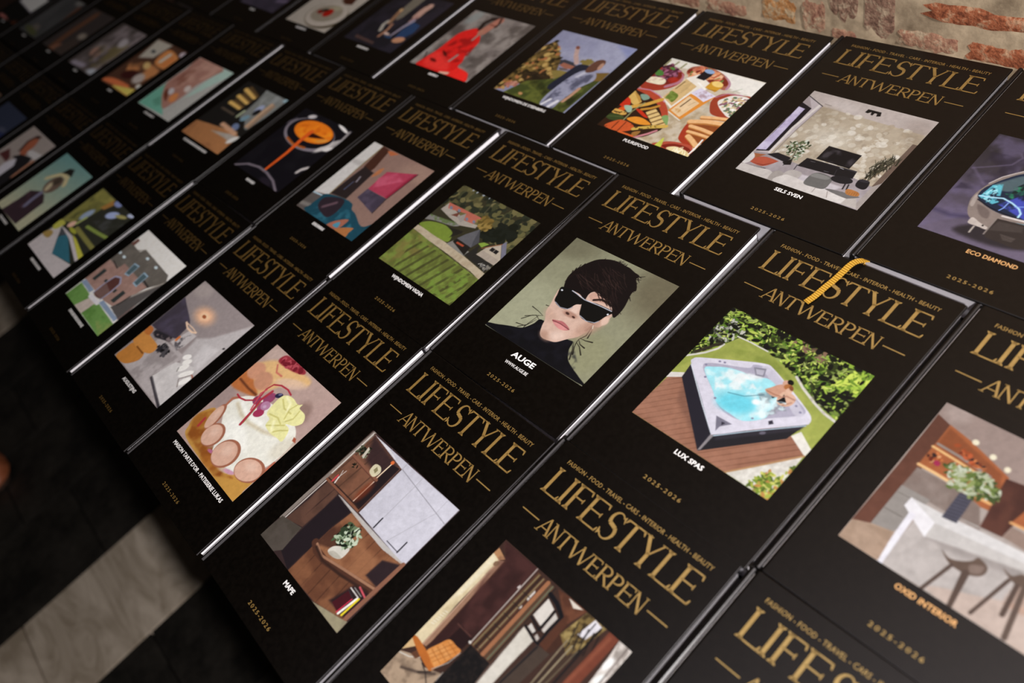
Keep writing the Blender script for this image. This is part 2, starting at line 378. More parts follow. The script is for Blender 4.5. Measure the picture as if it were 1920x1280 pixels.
class Print:
    def __init__(s, n):
        s.n = n; s.px = 1000.0 / (n - 1); a = np.arange(n) * s.px
        s.X, s.Y = np.meshgrid(a, a); s.img = np.zeros((n, n, 3))
    def win(s, lo, hi, m):
        i0, i1 = (int(max(0, (lo[k] - m) / s.px)) for k in (0, 1)); j0, j1 = (int(min(s.n, (hi[k] + m) / s.px + 2)) for k in (0, 1))
        return (slice(i1, max(i1, j1)), slice(i0, max(i0, j0)))
    def blend(s, w, a, c):
        s.img[w] = s.img[w] * (1 - a[..., None]) + np.array(c) * a[..., None]
    def cover(s, pts, soft):
        p = np.array(pts, float); e = max(soft, s.px * 1.1); w = s.win(p.min(0), p.max(0), e); X, Y = s.X[w], s.Y[w]
        if X.size == 0: return w, X
        d2 = np.full(X.shape, 1e12); ins = np.zeros(X.shape, bool)
        for (x1, y1), (x2, y2) in zip(p, np.roll(p, -1, 0)):
            ex, ey = x2 - x1, y2 - y1; q = ex * ex + ey * ey + 1e-9; t = np.clip(((X - x1) * ex + (Y - y1) * ey) / q, 0, 1)
            d2 = np.minimum(d2, (X - x1 - t * ex) ** 2 + (Y - y1 - t * ey) ** 2)
            c = (y1 > Y) != (y2 > Y)
            if c.any(): ins ^= c & (X < (x2 - x1) * (Y - y1) / (y2 - y1 if y2 != y1 else 1e-9) + x1)
        sd = np.where(ins, -1, 1) * np.sqrt(d2)
        a = np.clip(.5 - sd / e, 0, 1)
        return w, a * a * (3 - 2 * a)
    def ell(s, c, a, b_, col_, soft, al):
        ext = np.abs(np.array(a)) + np.abs(np.array(b_)); e = max(soft, s.px * 1.2); w = s.win(np.array(c) - ext, np.array(c) + ext, e); X, Y = s.X[w] - c[0], s.Y[w] - c[1]
        if X.size == 0: return
        det = a[0] * b_[1] - a[1] * b_[0]
        if abs(det) < 1e-6: return
        u, v = (X * b_[1] - Y * b_[0]) / det, (Y * a[0] - X * a[1]) / det; r = np.sqrt(u * u + v * v)
        f = np.clip(.5 - (r - 1) * math.sqrt(abs(det)) / e, 0, 1); s.blend(w, f * f * (3 - 2 * f) * al, col_)
    def line(s, pts, w0, w1, col_, soft, al):
        p = np.array(pts, float); e = max(soft, s.px * 1.2); w = s.win(p.min(0), p.max(0), max(w0, w1) / 2 + e); X, Y = s.X[w], s.Y[w]
        if X.size == 0: return
        best = np.full(X.shape, 1e9); m = len(p) - 1
        for k in range(m):
            (x1, y1), (x2, y2) = p[k], p[k + 1]; ex, ey = x2 - x1, y2 - y1; t = np.clip(((X - x1) * ex + (Y - y1) * ey) / (ex * ex + ey * ey + 1e-9), 0, 1)
            best = np.minimum(best, np.sqrt((X - x1 - t * ex) ** 2 + (Y - y1 - t * ey) ** 2) - (w0 + (w1 - w0) * (k + t) / m) / 2)
        s.blend(w, np.clip(.5 - best / e, 0, 1) * al, col_)
def rgb(c): return np.array(c) / 255.0
def pairs(f): return [(f[i], f[i + 1]) for i in range(0, len(f), 2)]
def inside_pts(poly, n, seed):
    rs = np.random.RandomState(seed); p = np.array(poly, float); lo, hi = p.min(0), p.max(0); out = []
    while len(out) < n:
        q = lo + rs.rand(4 * n, 2) * (hi - lo); ins = np.zeros(len(q), bool)
        for (x1, y1), (x2, y2) in zip(p, np.roll(p, -1, 0)):
            c = (y1 > q[:, 1]) != (y2 > q[:, 1]); ins ^= c & (q[:, 0] < (x2 - x1) * (q[:, 1] - y1) / (y2 - y1 if y2 != y1 else 1e-9) + x1)
        out += list(q[ins]) or [p.mean(0)]
    return out[:n], rs
def paint(n, ops):
    P = Print(n)
    for op in ops:
        t = op[0]
        if t == 'f': P.img[:] = rgb(op[1])
        elif t == 'g':
            (x0, y0), (x1, y1) = pairs(op[3]); f = np.clip(((P.X - x0) * (x1 - x0) + (P.Y - y0) * (y1 - y0)) / ((x1 - x0) ** 2 + (y1 - y0) ** 2), 0, 1)[..., None]
            P.img[:] = rgb(op[1]) * (1 - f) + rgb(op[2]) * f
        elif t in 'pc':
            q = pairs(op[2]); q = smooth_closed(q) if t == 'c' else q
            w, a = P.cover(q, op[3])
            if a.size: P.blend(w, a * op[4], rgb(op[1]))
        elif t == 'e':
            c, a, b_ = pairs(op[2]); P.ell(c, (a[0] - c[0], a[1] - c[1]), (b_[0] - c[0], b_[1] - c[1]), rgb(op[1]), op[3], op[4])
        elif t == 'l': P.line(pairs(op[2]), op[3], op[4], rgb(op[1]), op[5], op[6])
        elif t == 'n':
            w, a = P.cover(pairs(op[2]), op[3] * .3)
            if a.size:
                v = noise2(P.X[w], P.Y[w], op[3], op[7]); P.blend(w, a * np.clip((v - op[4]) / op[5] + .5, 0, 1) * op[6], rgb(op[1]))
        elif t == 's':
            w, a = P.cover(pairs(op[2]), 0)
            if a.size:
                (x0, y0), (x1, y1) = pairs(op[3]); dx, dy = x1 - x0, y1 - y0; q = dx * dx + dy * dy
                ph = ((P.X[w] - x0) * dx + (P.Y[w] - y0) * dy) / q; ph = np.abs(ph - np.round(ph)) * 2
                e = max(.08, 2 * P.px / math.sqrt(q)); P.blend(w, a * np.clip(.5 - (ph - op[4]) / e, 0, 1) * op[5], rgb(op[1]))
        elif t == 'd':
            pts, rs = inside_pts(pairs(op[2]), op[3], op[7])
            for q in pts:
                r = rs.uniform(op[4], op[5]); a = rs.uniform(0, math.pi); k = op[6] * rs.uniform(.7, 1.2)
                P.ell(q, (r * math.cos(a), r * math.sin(a)), (-r * k * math.sin(a), r * k * math.cos(a)), rgb(op[1][rs.randint(len(op[1]))]), 3, op[8])
        elif t == 'h':
            (x0, y0), (x1, y1) = pairs(op[4]); pts, rs = inside_pts(pairs(op[2]), op[3], op[7]); L = math.hypot(x1 - x0, y1 - y0); a0 = math.atan2(y1 - y0, x1 - x0)
            for q in pts:
                a = a0 + rs.uniform(-1, 1) * op[5]; l = L * rs.uniform(.3, .6)
                P.line([(q[0] - l * math.cos(a), q[1] - l * math.sin(a)), (q[0], q[1]), (q[0] + l * math.cos(a + .2), q[1] + l * math.sin(a + .2))], op[6], op[6] * .4, rgb(op[1][rs.randint(len(op[1]))]), 2, op[8])
    tone = .75 * noise2(P.X, P.Y, 24, 91, 4) + .25 * np.random.RandomState(7).rand(n, n)      # photographic mottling and grain of the print
    P.img *= (1 + .15 * (tone - .5))[..., None]
    return np.clip(P.img, 0, 1)
PIC = .11452
def picture_mesh(n, ops, gain):
    img = paint(n, ops); v = np.where(img <= .04045, img / 12.92, ((img + .055) / 1.055) ** 2.4)
    v = np.clip(v * np.array(gain), .002, .92)
    a = (np.arange(n) / (n - 1) - .5) * PIC; X, Y = np.meshgrid(a, a)
    co = np.stack([X, Y, np.zeros_like(X)], -1).reshape(-1, 3).astype(np.float32)
    i = np.arange(n * n).reshape(n, n); q = np.stack([i[:-1, :-1], i[:-1, 1:], i[1:, 1:], i[1:, :-1]], -1).reshape(-1, 4).astype(np.int32)
    me = bpy.data.meshes.new('cover_picture'); me.vertices.add(len(co)); me.vertices.foreach_set('co', co.ravel())
    me.loops.add(q.size); me.loops.foreach_set('vertex_index', q.ravel())
    me.polygons.add(len(q)); me.polygons.foreach_set('loop_start', np.arange(0, q.size, 4, dtype=np.int32)); me.polygons.foreach_set('loop_total', np.full(len(q), 4, np.int32))
    me.update(calc_edges=True)
    ca = me.color_attributes.new('print_colour', 'FLOAT_COLOR', 'POINT')
    ca.data.foreach_set('color', np.concatenate([v.reshape(-1, 3), np.ones((n * n, 1))], 1).astype(np.float32).ravel())
    me.materials.append(picture_m)
    return me

# ------------------------------------------------------------------ book parts (shared meshes), millimetres -> metres
T, BD = .028, .0021
Y0, Y1 = -.1020, .1385
def loft(name, prof, mat, e=.0005):
    """closed cross-section in x/z swept along the height of the book with eased ends"""
    p = np.array(prof); c = p.mean(0); n = len(p); vs = []; fs = []
    for y, k in ((Y0, 1), (Y0 + e, 0), (Y1 - e, 0), (Y1, 1)):
        for x, z in p:
            d = np.array([x, z]) - c; s_ = e * k
            vs.append((x - np.sign(d[0]) * min(s_, abs(d[0])) * .6, y, z - np.sign(d[1]) * min(s_, abs(d[1])) * .6))
    for r in range(3):
        for i in range(n):
            j = (i + 1) % n; fs.append((r * n + i, r * n + j, (r + 1) * n + j, (r + 1) * n + i))
    fs.append(tuple(range(n))[::-1]); fs.append(tuple(range(3 * n, 4 * n)))
    me = mesh_from(name, vs, fs, mat)
    bm = bmesh.new(); bm.from_mesh(me); bmesh.ops.recalc_face_normals(bm, faces=bm.faces); bm.to_mesh(me); bm.free()
    return me
m_ = .001
front_me = loft('front_cover', [(-78.9 * m_, T - .0019), (-78.5 * m_, T - .0006), (-77.8 * m_, T - .0001), (-77.0 * m_, T), (73.4 * m_, T), (73.8 * m_, T - .0002), (74.0 * m_, T - .0006), (74.0 * m_, T - BD + .0004), (73.7 * m_, T - BD), (-78.9 * m_, T - BD)], cover_m)
back_me = loft('back_cover', [(-78.9 * m_, .0015), (-78.5 * m_, .0004), (-77.0 * m_, 0), (73.6 * m_, 0), (74.0 * m_, .0004), (74.0 * m_, BD - .0004), (73.7 * m_, BD), (-78.9 * m_, BD)], cover_m)
spine_me = loft('spine', [(-79.4 * m_, T - .0024), (-80.2 * m_, T - .0010), (-81.2 * m_, T - .0004), (-82.5 * m_, T - .0005), (-83.4 * m_, T - .0012), (-83.9 * m_, T - .0032), (-84.0 * m_, T * .5), (-84.0 * m_, .0026), (-83.5 * m_, .0009), (-82.6 * m_, .0003), (-81.4 * m_, .0004), (-79.4 * m_, .0024), (-81.6 * m_, .0040), (-81.6 * m_, T - .0040)], cover_m)
pages_me = box_mesh('page_block', (-.0814, Y0 + .0028, BD), (.0717, Y1 - .0028, T - BD), page_m)
def ribbon_mesh(path, width, name='ribbon_bookmark'):
    vs, fs, uv = [], [], []; L = 0
    P = [Vector(p) for p in path]
    for k, p in enumerate(P):
        d = (P[min(k + 1, len(P) - 1)] - P[max(k - 1, 0)]).normalized(); up = Vector((0, 0, 1)) if abs(d.z) < .9 else Vector((0, 1, 0))
        s_ = d.cross(up).normalized() * width / 2
        if k: L += (p - P[k - 1]).length
        nrm = s_.cross(d).normalized() * .0002
        for a in (p - s_ - nrm, p + s_ - nrm, p + s_ + nrm, p - s_ + nrm): vs.append(a)
        uv.append(L)
    for k in range(len(P) - 1):
        a, b_ = 4 * k, 4 * k + 4
        for i in range(4): fs.append((a + i, a + (i + 1) % 4, b_ + (i + 1) % 4, b_ + i))
    fs.append((3, 2, 1, 0)); n = 4 * (len(P) - 1); fs.append((n, n + 1, n + 2, n + 3))
    me = mesh_from(name, vs, fs, ribbon_m, False)
    ul = me.uv_layers.new(name='UVMap')
    for p in me.polygons:
        for li in p.loop_indices:
            vi = me.loops[li].vertex_index; ul.data[li].uv = ((vi % 4 in (1, 2)) * 1.0, uv[vi // 4] / .0019 * .3142)
    bm = bmesh.new(); bm.from_mesh(me); bmesh.ops.recalc_face_normals(bm, faces=bm.faces); bm.to_mesh(me); bm.free()
    return me
tab_me = ribbon_mesh([(-.0735, Y0 + .0030, T * .62), (-.0738, Y0 + .0012, T * .60), (-.0742, Y0 + .0002, T * .52), (-.0744, Y0 + .0004, T * .40)], .0045)

# ------------------------------------------------------------------ the books
PICS = {'plain grey sheet': (24, [['g',(58,52,50),(87,80,76),[0,0,1000,1000]]], [0.59, 0.62, 0.644]),
 'tan leather chair room': (280, [['f',(64,42,35)],
  ['p',(236,217,178),[2,896,60,886,65,841,59,543,80,263,-2,250],1.5,1],
  ['p',(251,239,209),[9,889,43,872,36,607,8,542],22.6,0.8],
  ['n',(208,187,146),[12,450,44,656,56,635,71,294],45.2,0.52,0.3,0.7,1],
  ['p',(189,139,98),[5,939,90,912,61,884,2,896],2.3,1],
  ['p',(224,188,137),[-2,250,80,263,-3,160],4.5,1],
  ['l',(255,248,228),[22,376,42,382],4.5,4.5,1.5,0.8],
  ['l',(255,248,228),[24,392,44,398],4.5,4.5,1.5,0.8],
  ['l',(255,248,228),[26,408,45,414],4.5,4.5,1.5,0.8],
  ['l',(255,248,228),[28,424,47,430],4.5,4.5,1.5,0.8],
  ['l',(255,248,228),[29,440,49,446],4.5,4.5,1.5,0.8],
  ['l',(255,248,228),[31,456,51,462],4.5,4.5,1.5,0.8],
  ['l',(255,248,228),[33,472,52,478],4.5,4.5,1.5,0.8],
  ['p',(164,124,100),[58,882,98,905,119,406,101,267,71,264],2.3,1],
  ['l',(207,171,144),[63,883,76,268],6.0,6.0,3.0,1],
  ['e',(138,106,82),[63,860,68,878,78,858],3.8,1],
  ['l',(68,38,28),[96,898,111,267],7.5,7.5,3.0,1],
  ['p',(54,29,28),[5,991,289,997,282,462,274,378,172,378,112,266,101,902],0.0,1],
  ['n',(82,47,44),[5,991,289,997,282,462,172,378],90.4,0.5,0.35,0.7,3],
  ['p',(38,19,21),[172,378,178,486,281,473,277,380],7.5,1],
  ['l',(86,53,47),[152,475,263,478],9.0,9.0,4.5,1],
  ['p',(93,60,43),[303,984,448,977,450,907,459,455,295,450],2.3,1],
  ['l',(139,123,87),[318,975,310,458],7.5,7.5,3.0,1],
  ['l',(52,35,29),[336,975,330,459],16.6,16.6,3.0,1],
  ['l',(157,141,104),[354,975,350,459],6.0,6.0,3.0,1],
  ['l',(69,42,34),[373,976,370,460],13.6,13.6,3.0,1],
  ['l',(165,109,76),[391,976,390,460],25.6,25.6,3.0,1],
  ['l',(86,66,50),[409,976,410,461],10.6,10.6,3.0,1],
  ['l',(108,105,83),[427,976,430,461],12.1,12.1,3.0,1],
  ['l',(40,33,31),[445,976,449,462],9.0,9.0,3.0,1],
  ['l',(189,176,168),[283,994,286,741,289,450],7.5,7.5,1.5,1],
  ['e',(226,218,210),[285,455,294,458,289,448],2.3,1],
  ['p',(227,217,208),[360,833,362,898,373,890,373,828],2.3,1],
  ['p',(227,217,208),[360,766,365,791,374,778,370,765],2.3,1],
  ['p',(209,196,192),[266,844,272,866,283,858,279,839],2.3,1],
  ['l',(35,29,29),[315,848,368,848],4.5,4.5,2.3,0.8],
  ['l',(35,29,29),[315,769,368,770],4.5,4.5,2.3,0.8],
  ['l',(35,29,29),[316,692,368,693],4.5,4.5,2.3,0.8],
  ['l',(35,29,29),[316,615,368,617],4.5,4.5,2.3,0.8],
  ['l',(35,29,29),[316,539,368,541],4.5,4.5,2.3,0.8],
  ['l',(35,29,29),[316,464,368,466],4.5,4.5,2.3,0.8],
  ['p',(211,202,189),[460,716,556,696,548,532,548,385,480,326],2.3,1],
  ['n',(230,223,212),[460,716,556,696,540,392,472,333],90.4,0.5,0.3,0.6,1],
  ['p',(223,214,205),[454,795,456,915,525,891,532,777],2.3,1],
  ['p',(209,200,192),[549,768,544,883,575,869,571,764],2.3,1],
  ['p',(217,209,201),[476,730,478,757,531,740,530,720],2.3,1],
  ['p',(191,181,174),[544,717,545,737,573,727,572,706],2.3,1],
  ['l',(17,15,21),[462,725,549,702,591,699],12.1,12.1,2.3,1],
  ['l',(17,15,21),[446,939,510,926,587,891],25.6,25.6,2.3,1],
  ['l',(17,15,21),[536,769,536,888],12.1,12.1,2.3,1],
  ['l',(17,15,21),[587,891,582,788,589,706],15.1,15.1,3.0,1],
  ['l',(17,15,21),[455,780,543,756],10.6,10.6,2.3,1],
  ['l',(17,15,21),[527,722,534,748],6.0,6.0,2.3,1],
  ['p',(86,50,36),[459,988,548,999,676,1005,638,885,649,701,594,706,595,898],3.0,1],
  ['n',(120,73,51),[459,988,676,1005,638,885,595,898],45.2,0.5,0.3,0.7,1],
  ['p',(230,217,202),[543,992,653,993,603,965],2.3,1],
  ['p',(68,40,30),[649,701,638,885,694,806,678,715],6.0,1],
  ['p',(125,102,59),[645,818,679,997,820,1000,781,814,751,760],6.0,1],
  ['n',(172,149,95),[645,818,679,997,820,1000,781,814],22.6,0.5,0.25,0.8,1],
  ['n',(52,37,21),[645,818,679,997,820,1000,781,814],27.1,0.58,0.2,0.8,6],
  ['p',(231,225,231),[719,878,740,998,798,989,770,885],4.5,1],
  ['l',(19,15,18),[680,930,716,806],6.0,6.0,2.3,1],
  ['l',(19,15,18),[714,933,750,810],6.0,6.0,2.3,1],
  ['l',(19,15,18),[748,937,783,814],6.0,6.0,2.3,1],
  ['l',(19,15,18),[782,940,816,818],6.0,6.0,2.3,1],
  ['l',(19,15,18),[816,944,849,822],6.0,6.0,2.3,1],
  ['l',(14,12,17),[798,981,794,844,778,764],10.6,10.6,2.3,1],
  ['l',(14,12,17),[755,983,757,850],6.0,6.0,2.3,1],
  ['p',(18,15,17),[298,448,456,452,471,318,291,159,295,259],3.0,1],
  ['n',(37,29,27),[298,448,456,452,463,325,289,171],22.6,0.55,0.2,0.7,1],
  ['p',(73,59,51),[559,396,588,696,676,704,657,482],4.5,1],
  ['l',(35,29,31),[596,688,574,413],12.1,12.1,6.0,1],
  ['l',(140,125,101),[698,819,706,529],9.0,9.0,2.3,1],
  ['l',(52,41,34),[718,817,721,542],9.0,9.0,2.3,1],
  ['l',(157,143,115),[739,816,735,555],9.0,9.0,2.3,1],
  ['l',(69,55,43),[759,814,750,568],9.0,9.0,2.3,1],
  ['l',(104,90,70),[779,813,765,581],9.0,9.0,2.3,1],
  ['l',(35,26,26),[798,829,796,609],15.1,15.1,3.0,1],
  ['l',(119,61,44),[876,994,871,817,864,655],69.3,69.3,7.5,1],
  ['l',(149,85,62),[866,972,854,802,844,665],19.6,19.6,18.1,0.7],
  ['p',(224,213,205),[912,1000,1006,1003,994,770,936,727,924,909],3.0,1],
  ['n',(143,132,124),[912,1000,1006,1003,989,775],33.2,0.54,0.25,0.7,8],
  ['e',(255,255,254),[947,874,950,913,964,872],22.6,1],
  ['e',(255,255,251),[960,785,968,819,977,784],22.6,1],
  ['l',(104,90,86),[972,997,976,768],6.0,6.0,4.5,1],
  ['p',(181,155,130),[-4,-2,-1,153,112,208,182,189,288,234,291,159,98,-11],3.0,1],
  ['n',(122,101,84),[-4,-2,-1,153,182,189,288,234,155,39],45.2,0.52,0.3,0.7,1],
  ['l',(69,55,49),[77,98,183,152,258,207],13.6,13.6,10.6,0.8],
  ['l',(226,218,206),[3,144,70,167,120,207],6.0,6.0,2.3,1],
  ['p',(103,64,44),[61,184,81,232,125,219,105,182],6.0,1],
  ['c',(194,109,46),[0,246,10,267,60,265,181,248,234,235,229,204,212,196,106,213],2.3,1],
  ['c',(219,138,67),[124,260,150,326,180,385,241,389,283,384,265,306,231,230,156,247],2.3,1],
  ['n',(239,175,110),[124,260,180,385,283,384,231,230],37.7,0.5,0.3,0.6,1],
  ['l',(166,96,41),[139,282,239,264],3.8,3.8,3.0,0.8],
  ['l',(166,96,41),[155,311,251,296],3.8,3.8,3.0,0.8],
  ['l',(166,96,41),[171,341,263,328],3.8,3.8,3.0,0.8],
  ['l',(166,96,41),[187,371,275,360],3.8,3.8,3.0,0.8],
  ['l',(166,96,41),[150,251,217,388],3.8,3.8,3.0,0.8],
  ['l',(166,96,41),[175,247,243,383],3.8,3.8,3.0,0.8],
  ['l',(166,96,41),[199,242,270,378],3.8,3.8,3.0,0.8],
  ['l',(35,29,31),[155,195,211,176,267,137],6.0,6.0,2.3,1],
  ['l',(191,183,174),[225,212,273,299,286,378],4.5,4.5,2.3,1],
  ['l',(52,42,38),[174,148,230,198],7.5,7.5,3.0,1],
  ['l',(173,165,157),[292,189,289,244],4.5,4.5,2.3,1]], [0.59, 0.62, 0.644]),
 'kitchen niche': (280, [['f',(53,37,37)],
  ['p',(104,69,53),[21,990,439,941,451,554,36,549,19,717],0.0,1],
  ['n',(138,91,69),[21,990,439,941,451,554,36,549],71.4,0.5,0.4,0.7,3],
  ['s',(81,53,41),[39,978,424,938,426,557,50,562],[54,694,173,687],0.1,0.7],
  ['p',(52,35,37),[39,981,409,934,337,794,156,818],47.6,0.9],
  ['p',(86,59,49),[64,384,48,549,206,540,212,413,204,232,46,187],0.0,1],
  ['s',(52,34,31),[64,384,48,549,206,540,204,232],[55,456,152,452],0.1,0.8],
  ['n',(109,75,61),[85,292,48,549,206,540,204,232],83.3,0.5,0.3,0.6,5],
  ['l',(140,127,119),[10,179,17,554,27,986],35.7,35.7,7.1,1],
  ['l',(221,210,201),[37,185,45,551],8.3,8.3,3.6,1],
  ['l',(221,210,201),[31,604,29,987],10.7,10.7,3.6,1],
  ['l',(69,53,47),[-17,181,0,565,3,985],11.9,11.9,4.8,1],
  ['p',(34,24,27),[347,575,351,918,437,935,439,559],0.0,1],
  ['l',(255,244,224),[346,579,348,757],8.3,8.3,3.6,1],
  ['l',(255,228,194),[340,785,344,923],8.3,8.3,3.6,1],
  ['e',(228,114,60),[340,929,342,943,355,927],9.5,1],
  ['e',(135,54,28),[352,666,354,753,385,665],59.5,0.6],
  ['l',(137,89,69),[54,784,353,775],21.4,21.4,3.6,1],
  ['l',(103,63,50),[50,772,349,763],7.1,7.1,3.6,1],
  ['l',(130,82,61),[39,552,448,556],16.7,16.7,3.6,1],
  ['l',(51,33,29),[44,566,436,572],8.3,8.3,3.6,1],
  ['l',(74,49,41),[448,556,440,938],19.0,19.0,3.6,1],
  ['l',(123,79,62),[434,563,424,938],4.8,4.8,2.4,1],
  ['l',(86,55,45),[38,986,429,942],9.5,9.5,2.4,1],
  ['d',[(91,93,70),(29,30,20),(133,134,109),(52,52,38)],[36,811,38,886,109,897,135,818,76,799],40,9.5,21.4,0.4,6,1],
  ['p',(209,199,182),[105,821,87,897,110,889,132,813],3.6,1],
  ['d',[(36,35,24),(19,18,11)],[101,729,121,768,149,749,128,725],6,9.5,16.7,0.4,7,1],
  ['c',(216,205,172),[249,789,243,844,293,856,328,827,318,781,288,773],3.6,1],
  ['p',(141,131,96),[269,810,272,841,301,827,300,798],3.6,1],
  ['l',(217,67,76),[87,567,85,621],11.9,11.9,4.8,1],
  ['l',(243,235,229),[114,572,101,617],9.5,9.5,4.8,1],
  ['l',(221,211,205),[101,617,109,679],4.8,4.8,0.0,1],
  ['l',(221,211,205),[107,614,85,666],4.8,4.8,0.0,1],
  ['p',(203,199,210),[50,985,993,1000,996,535,451,554,438,939],0.0,1],
  ['p',(224,219,222),[50,985,246,980,438,939,408,950],4.8,1],
  ['n',(217,213,224),[438,939,993,1000,996,535,451,554],238.0,0.5,0.4,0.6,2],
  ['l',(146,142,150),[440,941,743,906,988,877],4.8,4.8,2.4,1],
  ['l',(170,166,174),[623,560,618,915,614,985],3.6,3.6,2.4,1],
  ['l',(170,166,174),[773,564,886,885,881,997],2.4,2.4,2.4,1],
  ['l',(170,166,174),[438,939,437,995],3.6,3.6,2.4,1],
  ['l',(170,166,174),[248,979,250,992],3.6,3.6,2.4,1],
  ['l',(12,10,17),[623,557,620,636],9.5,9.5,2.4,1],
  ['l',(12,10,17),[890,558,889,640],9.5,9.5,2.4,1],
  ['l',(35,33,41),[773,561,890,560],4.8,4.8,2.4,1],
  ['p',(191,184,180),[210,536,248,541,447,542,1000,539,981,526,795,506,613,497,397,519],3.6,1],
  ['l',(140,129,124),[222,536,395,521,613,497],5.9,5.9,3.6,1],
  ['p',(33,24,29),[216,529,218,42,390,-3,387,229,410,454,419,521],3.6,1],
  ['p',(83,74,67),[-8,-9,9,183,205,225,231,48,179,-5],3.6,1],
  ['n',(67,59,51),[-8,-9,9,183,205,225,203,23],71.4,0.5,0.3,0.6,1],
  ['p',(123,77,53),[385,228,383,344,407,519,795,506,989,530,978,314,721,244,496,215],0.0,1],
  ['s',(89,53,38),[385,228,383,344,407,519,795,506,989,530,978,314,721,244,496,215],[550,359,630,360],0.1,0.7],
  ['n',(166,113,79),[385,228,383,344,407,519,795,506,989,530,978,314,721,244,496,215],107.1,0.5,0.3,0.7,9],
  ['n',(68,40,32),[385,228,383,344,407,519,551,303],95.2,0.45,0.3,0.8,10],
  ['p',(44,31,35),[989,530,854,463,846,333,969,333],19.0,1],
  ['p',(103,63,44),[390,-3,385,228,496,201,978,314,966,72,716,7],0.0,1],
  ['s',(72,42,30),[390,-3,385,228,496,201,978,314,966,72,716,7],[462,59,548,66],0.1,0.7],
  ['n',(141,92,63),[390,-3,385,228,496,201,978,314,966,72,716,7],95.2,0.5,0.3,0.7,12],
  ['p',(40,25,28),[787,80,847,265,978,314,957,85],28.6,1],
  ['l',(80,48,36),[375,234,433,207,535,204,721,244,982,310],50.0,50.0,7.1,1],
  ['l',(162,117,91),[397,237,491,211,698,259,969,320],16.7,16.7,4.8,1],
  ['l',(54,33,27),[412,220,525,196,712,223,943,278],16.7,16.7,11.9,1],
  ['p',(67,19,27),[812,87,839,204,900,191,891,74],3.6,1],
  ['l',(210,50,79),[887,71,902,185],8.3,8.3,2.4,1],
  ['l',(248,240,234),[903,74,926,210],15.5,15.5,2.4,1],
  ['l',(235,211,50),[930,83,937,214],14.3,14.3,2.4,1],
  ['l',(202,84,94),[880,263,967,245,961,95],11.9,11.9,3.6,1],
  ['l',(216,209,203),[836,222,926,217],8.3,8.3,3.6,1],
  ['l',(140,135,130),[856,239,935,234],7.1,7.1,3.6,1],
  ['l',(52,42,46),[839,204,900,191],7.1,7.1,3.6,1],
  ['l',(139,93,73),[971,70,978,314,988,534],30.9,30.9,4.8,1],
  ['p',(143,132,108),[701,0,966,73,995,85,1000,1],3.6,1],
  ['n',(164,154,123),[701,0,966,73,1000,1],59.5,0.5,0.3,0.6,1],
  ['c',(216,209,197),[501,256,508,304,569,346,616,363,621,291,576,259],5.9,1],
  ['c',(170,162,148),[514,251,537,285,621,291,576,259],9.5,0.7],
  ['d',[(49,63,42),(73,89,61),(176,191,162),(21,28,18),(109,125,94),(204,213,188)],[458,337,450,426,478,478,604,468,625,391,555,328],110,11.9,28.6,0.45,15,1]], [0.713, 0.751, 0.776]),
 'cream cake': (240, [['f',(176,148,139)],
  ['e',(157,135,131),[57,437,42,560,171,426],105.4,0.8],
  ['e',(191,165,154),[112,938,236,942,97,868],93.7,0.8],
  ['e',(174,145,137),[930,835,979,951,995,719],140.5,0.8],
  ['c',(219,175,121),[-17,710,35,812,182,923,430,965,593,971,614,913,455,821,360,700,293,611,119,582],46.8,1],
  ['c',(182,106,58),[-3,530,-4,650,-5,756,72,791,94,700,309,615,173,552],28.1,1],
  ['l',(81,40,26),[25,609,173,603,296,610],18.7,18.7,16.4,0.8],
  ['e',(202,143,114),[78,741,109,815,166,717],28.1,1],
  ['e',(194,138,110),[230,722,255,798,326,698],28.1,1],
  ['e',(216,182,159),[474,848,614,913,509,814],58.5,0.8],
  ['c',(142,44,54),[172,909,184,987,329,1003,473,997,487,962,354,922],18.7,1],
  ['d',[(175,72,82),(114,26,38)],[194,915,198,979,449,993,442,958],30,16.4,28.1,0.8,3,1],
  ['l',(194,103,90),[197,887,258,838,334,843],14.1,14.1,11.7,1],
  ['e',(133,105,96),[809,752,782,844,888,752],70.3,0.8],
  ['c',(188,138,66),[135,22,43,92,10,170,29,249,102,324,226,235,225,149,445,84,686,100,839,134,981,194,993,95,1001,2,606,1],7.0,1],
  ['n',(133,70,25),[116,44,21,178,94,316,517,83,823,96,665,6],105.4,0.45,0.3,0.9,4],
  ['e',(149,87,32),[88,181,90,255,166,179],58.5,0.8],
  ['e',(161,97,37),[511,38,602,38,494,-1],46.8,0.7],
  ['l',(165,45,56),[120,146,106,216],21.1,21.1,16.4,1],
  ['c',(231,226,214),[184,363,163,443,194,515,291,588,462,640,677,661,846,655,949,594,983,486,975,338,899,217,773,124,597,100,464,98,345,234],9.4,1],
  ['e',(247,243,235),[485,305,680,281,492,228],93.7,0.7],
  ['l',(204,189,161),[232,468,350,435,483,429,674,466,808,520],30.4,30.4,23.4,0.8],
  ['l',(251,247,240),[262,503,395,466,591,490],30.4,30.4,23.4,0.6],
  ['e',(208,198,179),[937,479,948,580,1012,481],82.0,0.7],
  ['e',(218,207,211),[716,96,792,125,728,78],35.1,0.6],
  ['e',(178,103,137),[443,97,480,105,449,85],16.4,1],
  ['e',(198,145,167),[745,104,800,121,750,89],21.1,1],
  ['l',(170,104,80),[152,399,144,466,186,507],23.4,23.4,9.4,1],
  ['p',(160,81,59),[933,595,963,597,991,571,949,567],9.4,1],
  ['l',(174,98,76),[997,232,995,326,996,372],28.1,28.1,9.4,1],
  ['e',(155,96,73),[177,284,149,402,233,289],5.9,1],
  ['e',(210,166,145),[167,276,142,380,216,281],8.2,1],
  ['e',(224,187,168),[163,308,153,353,184,310],58.5,0.7],
  ['e',(155,96,73),[319,185,308,288,423,197],5.9,1],
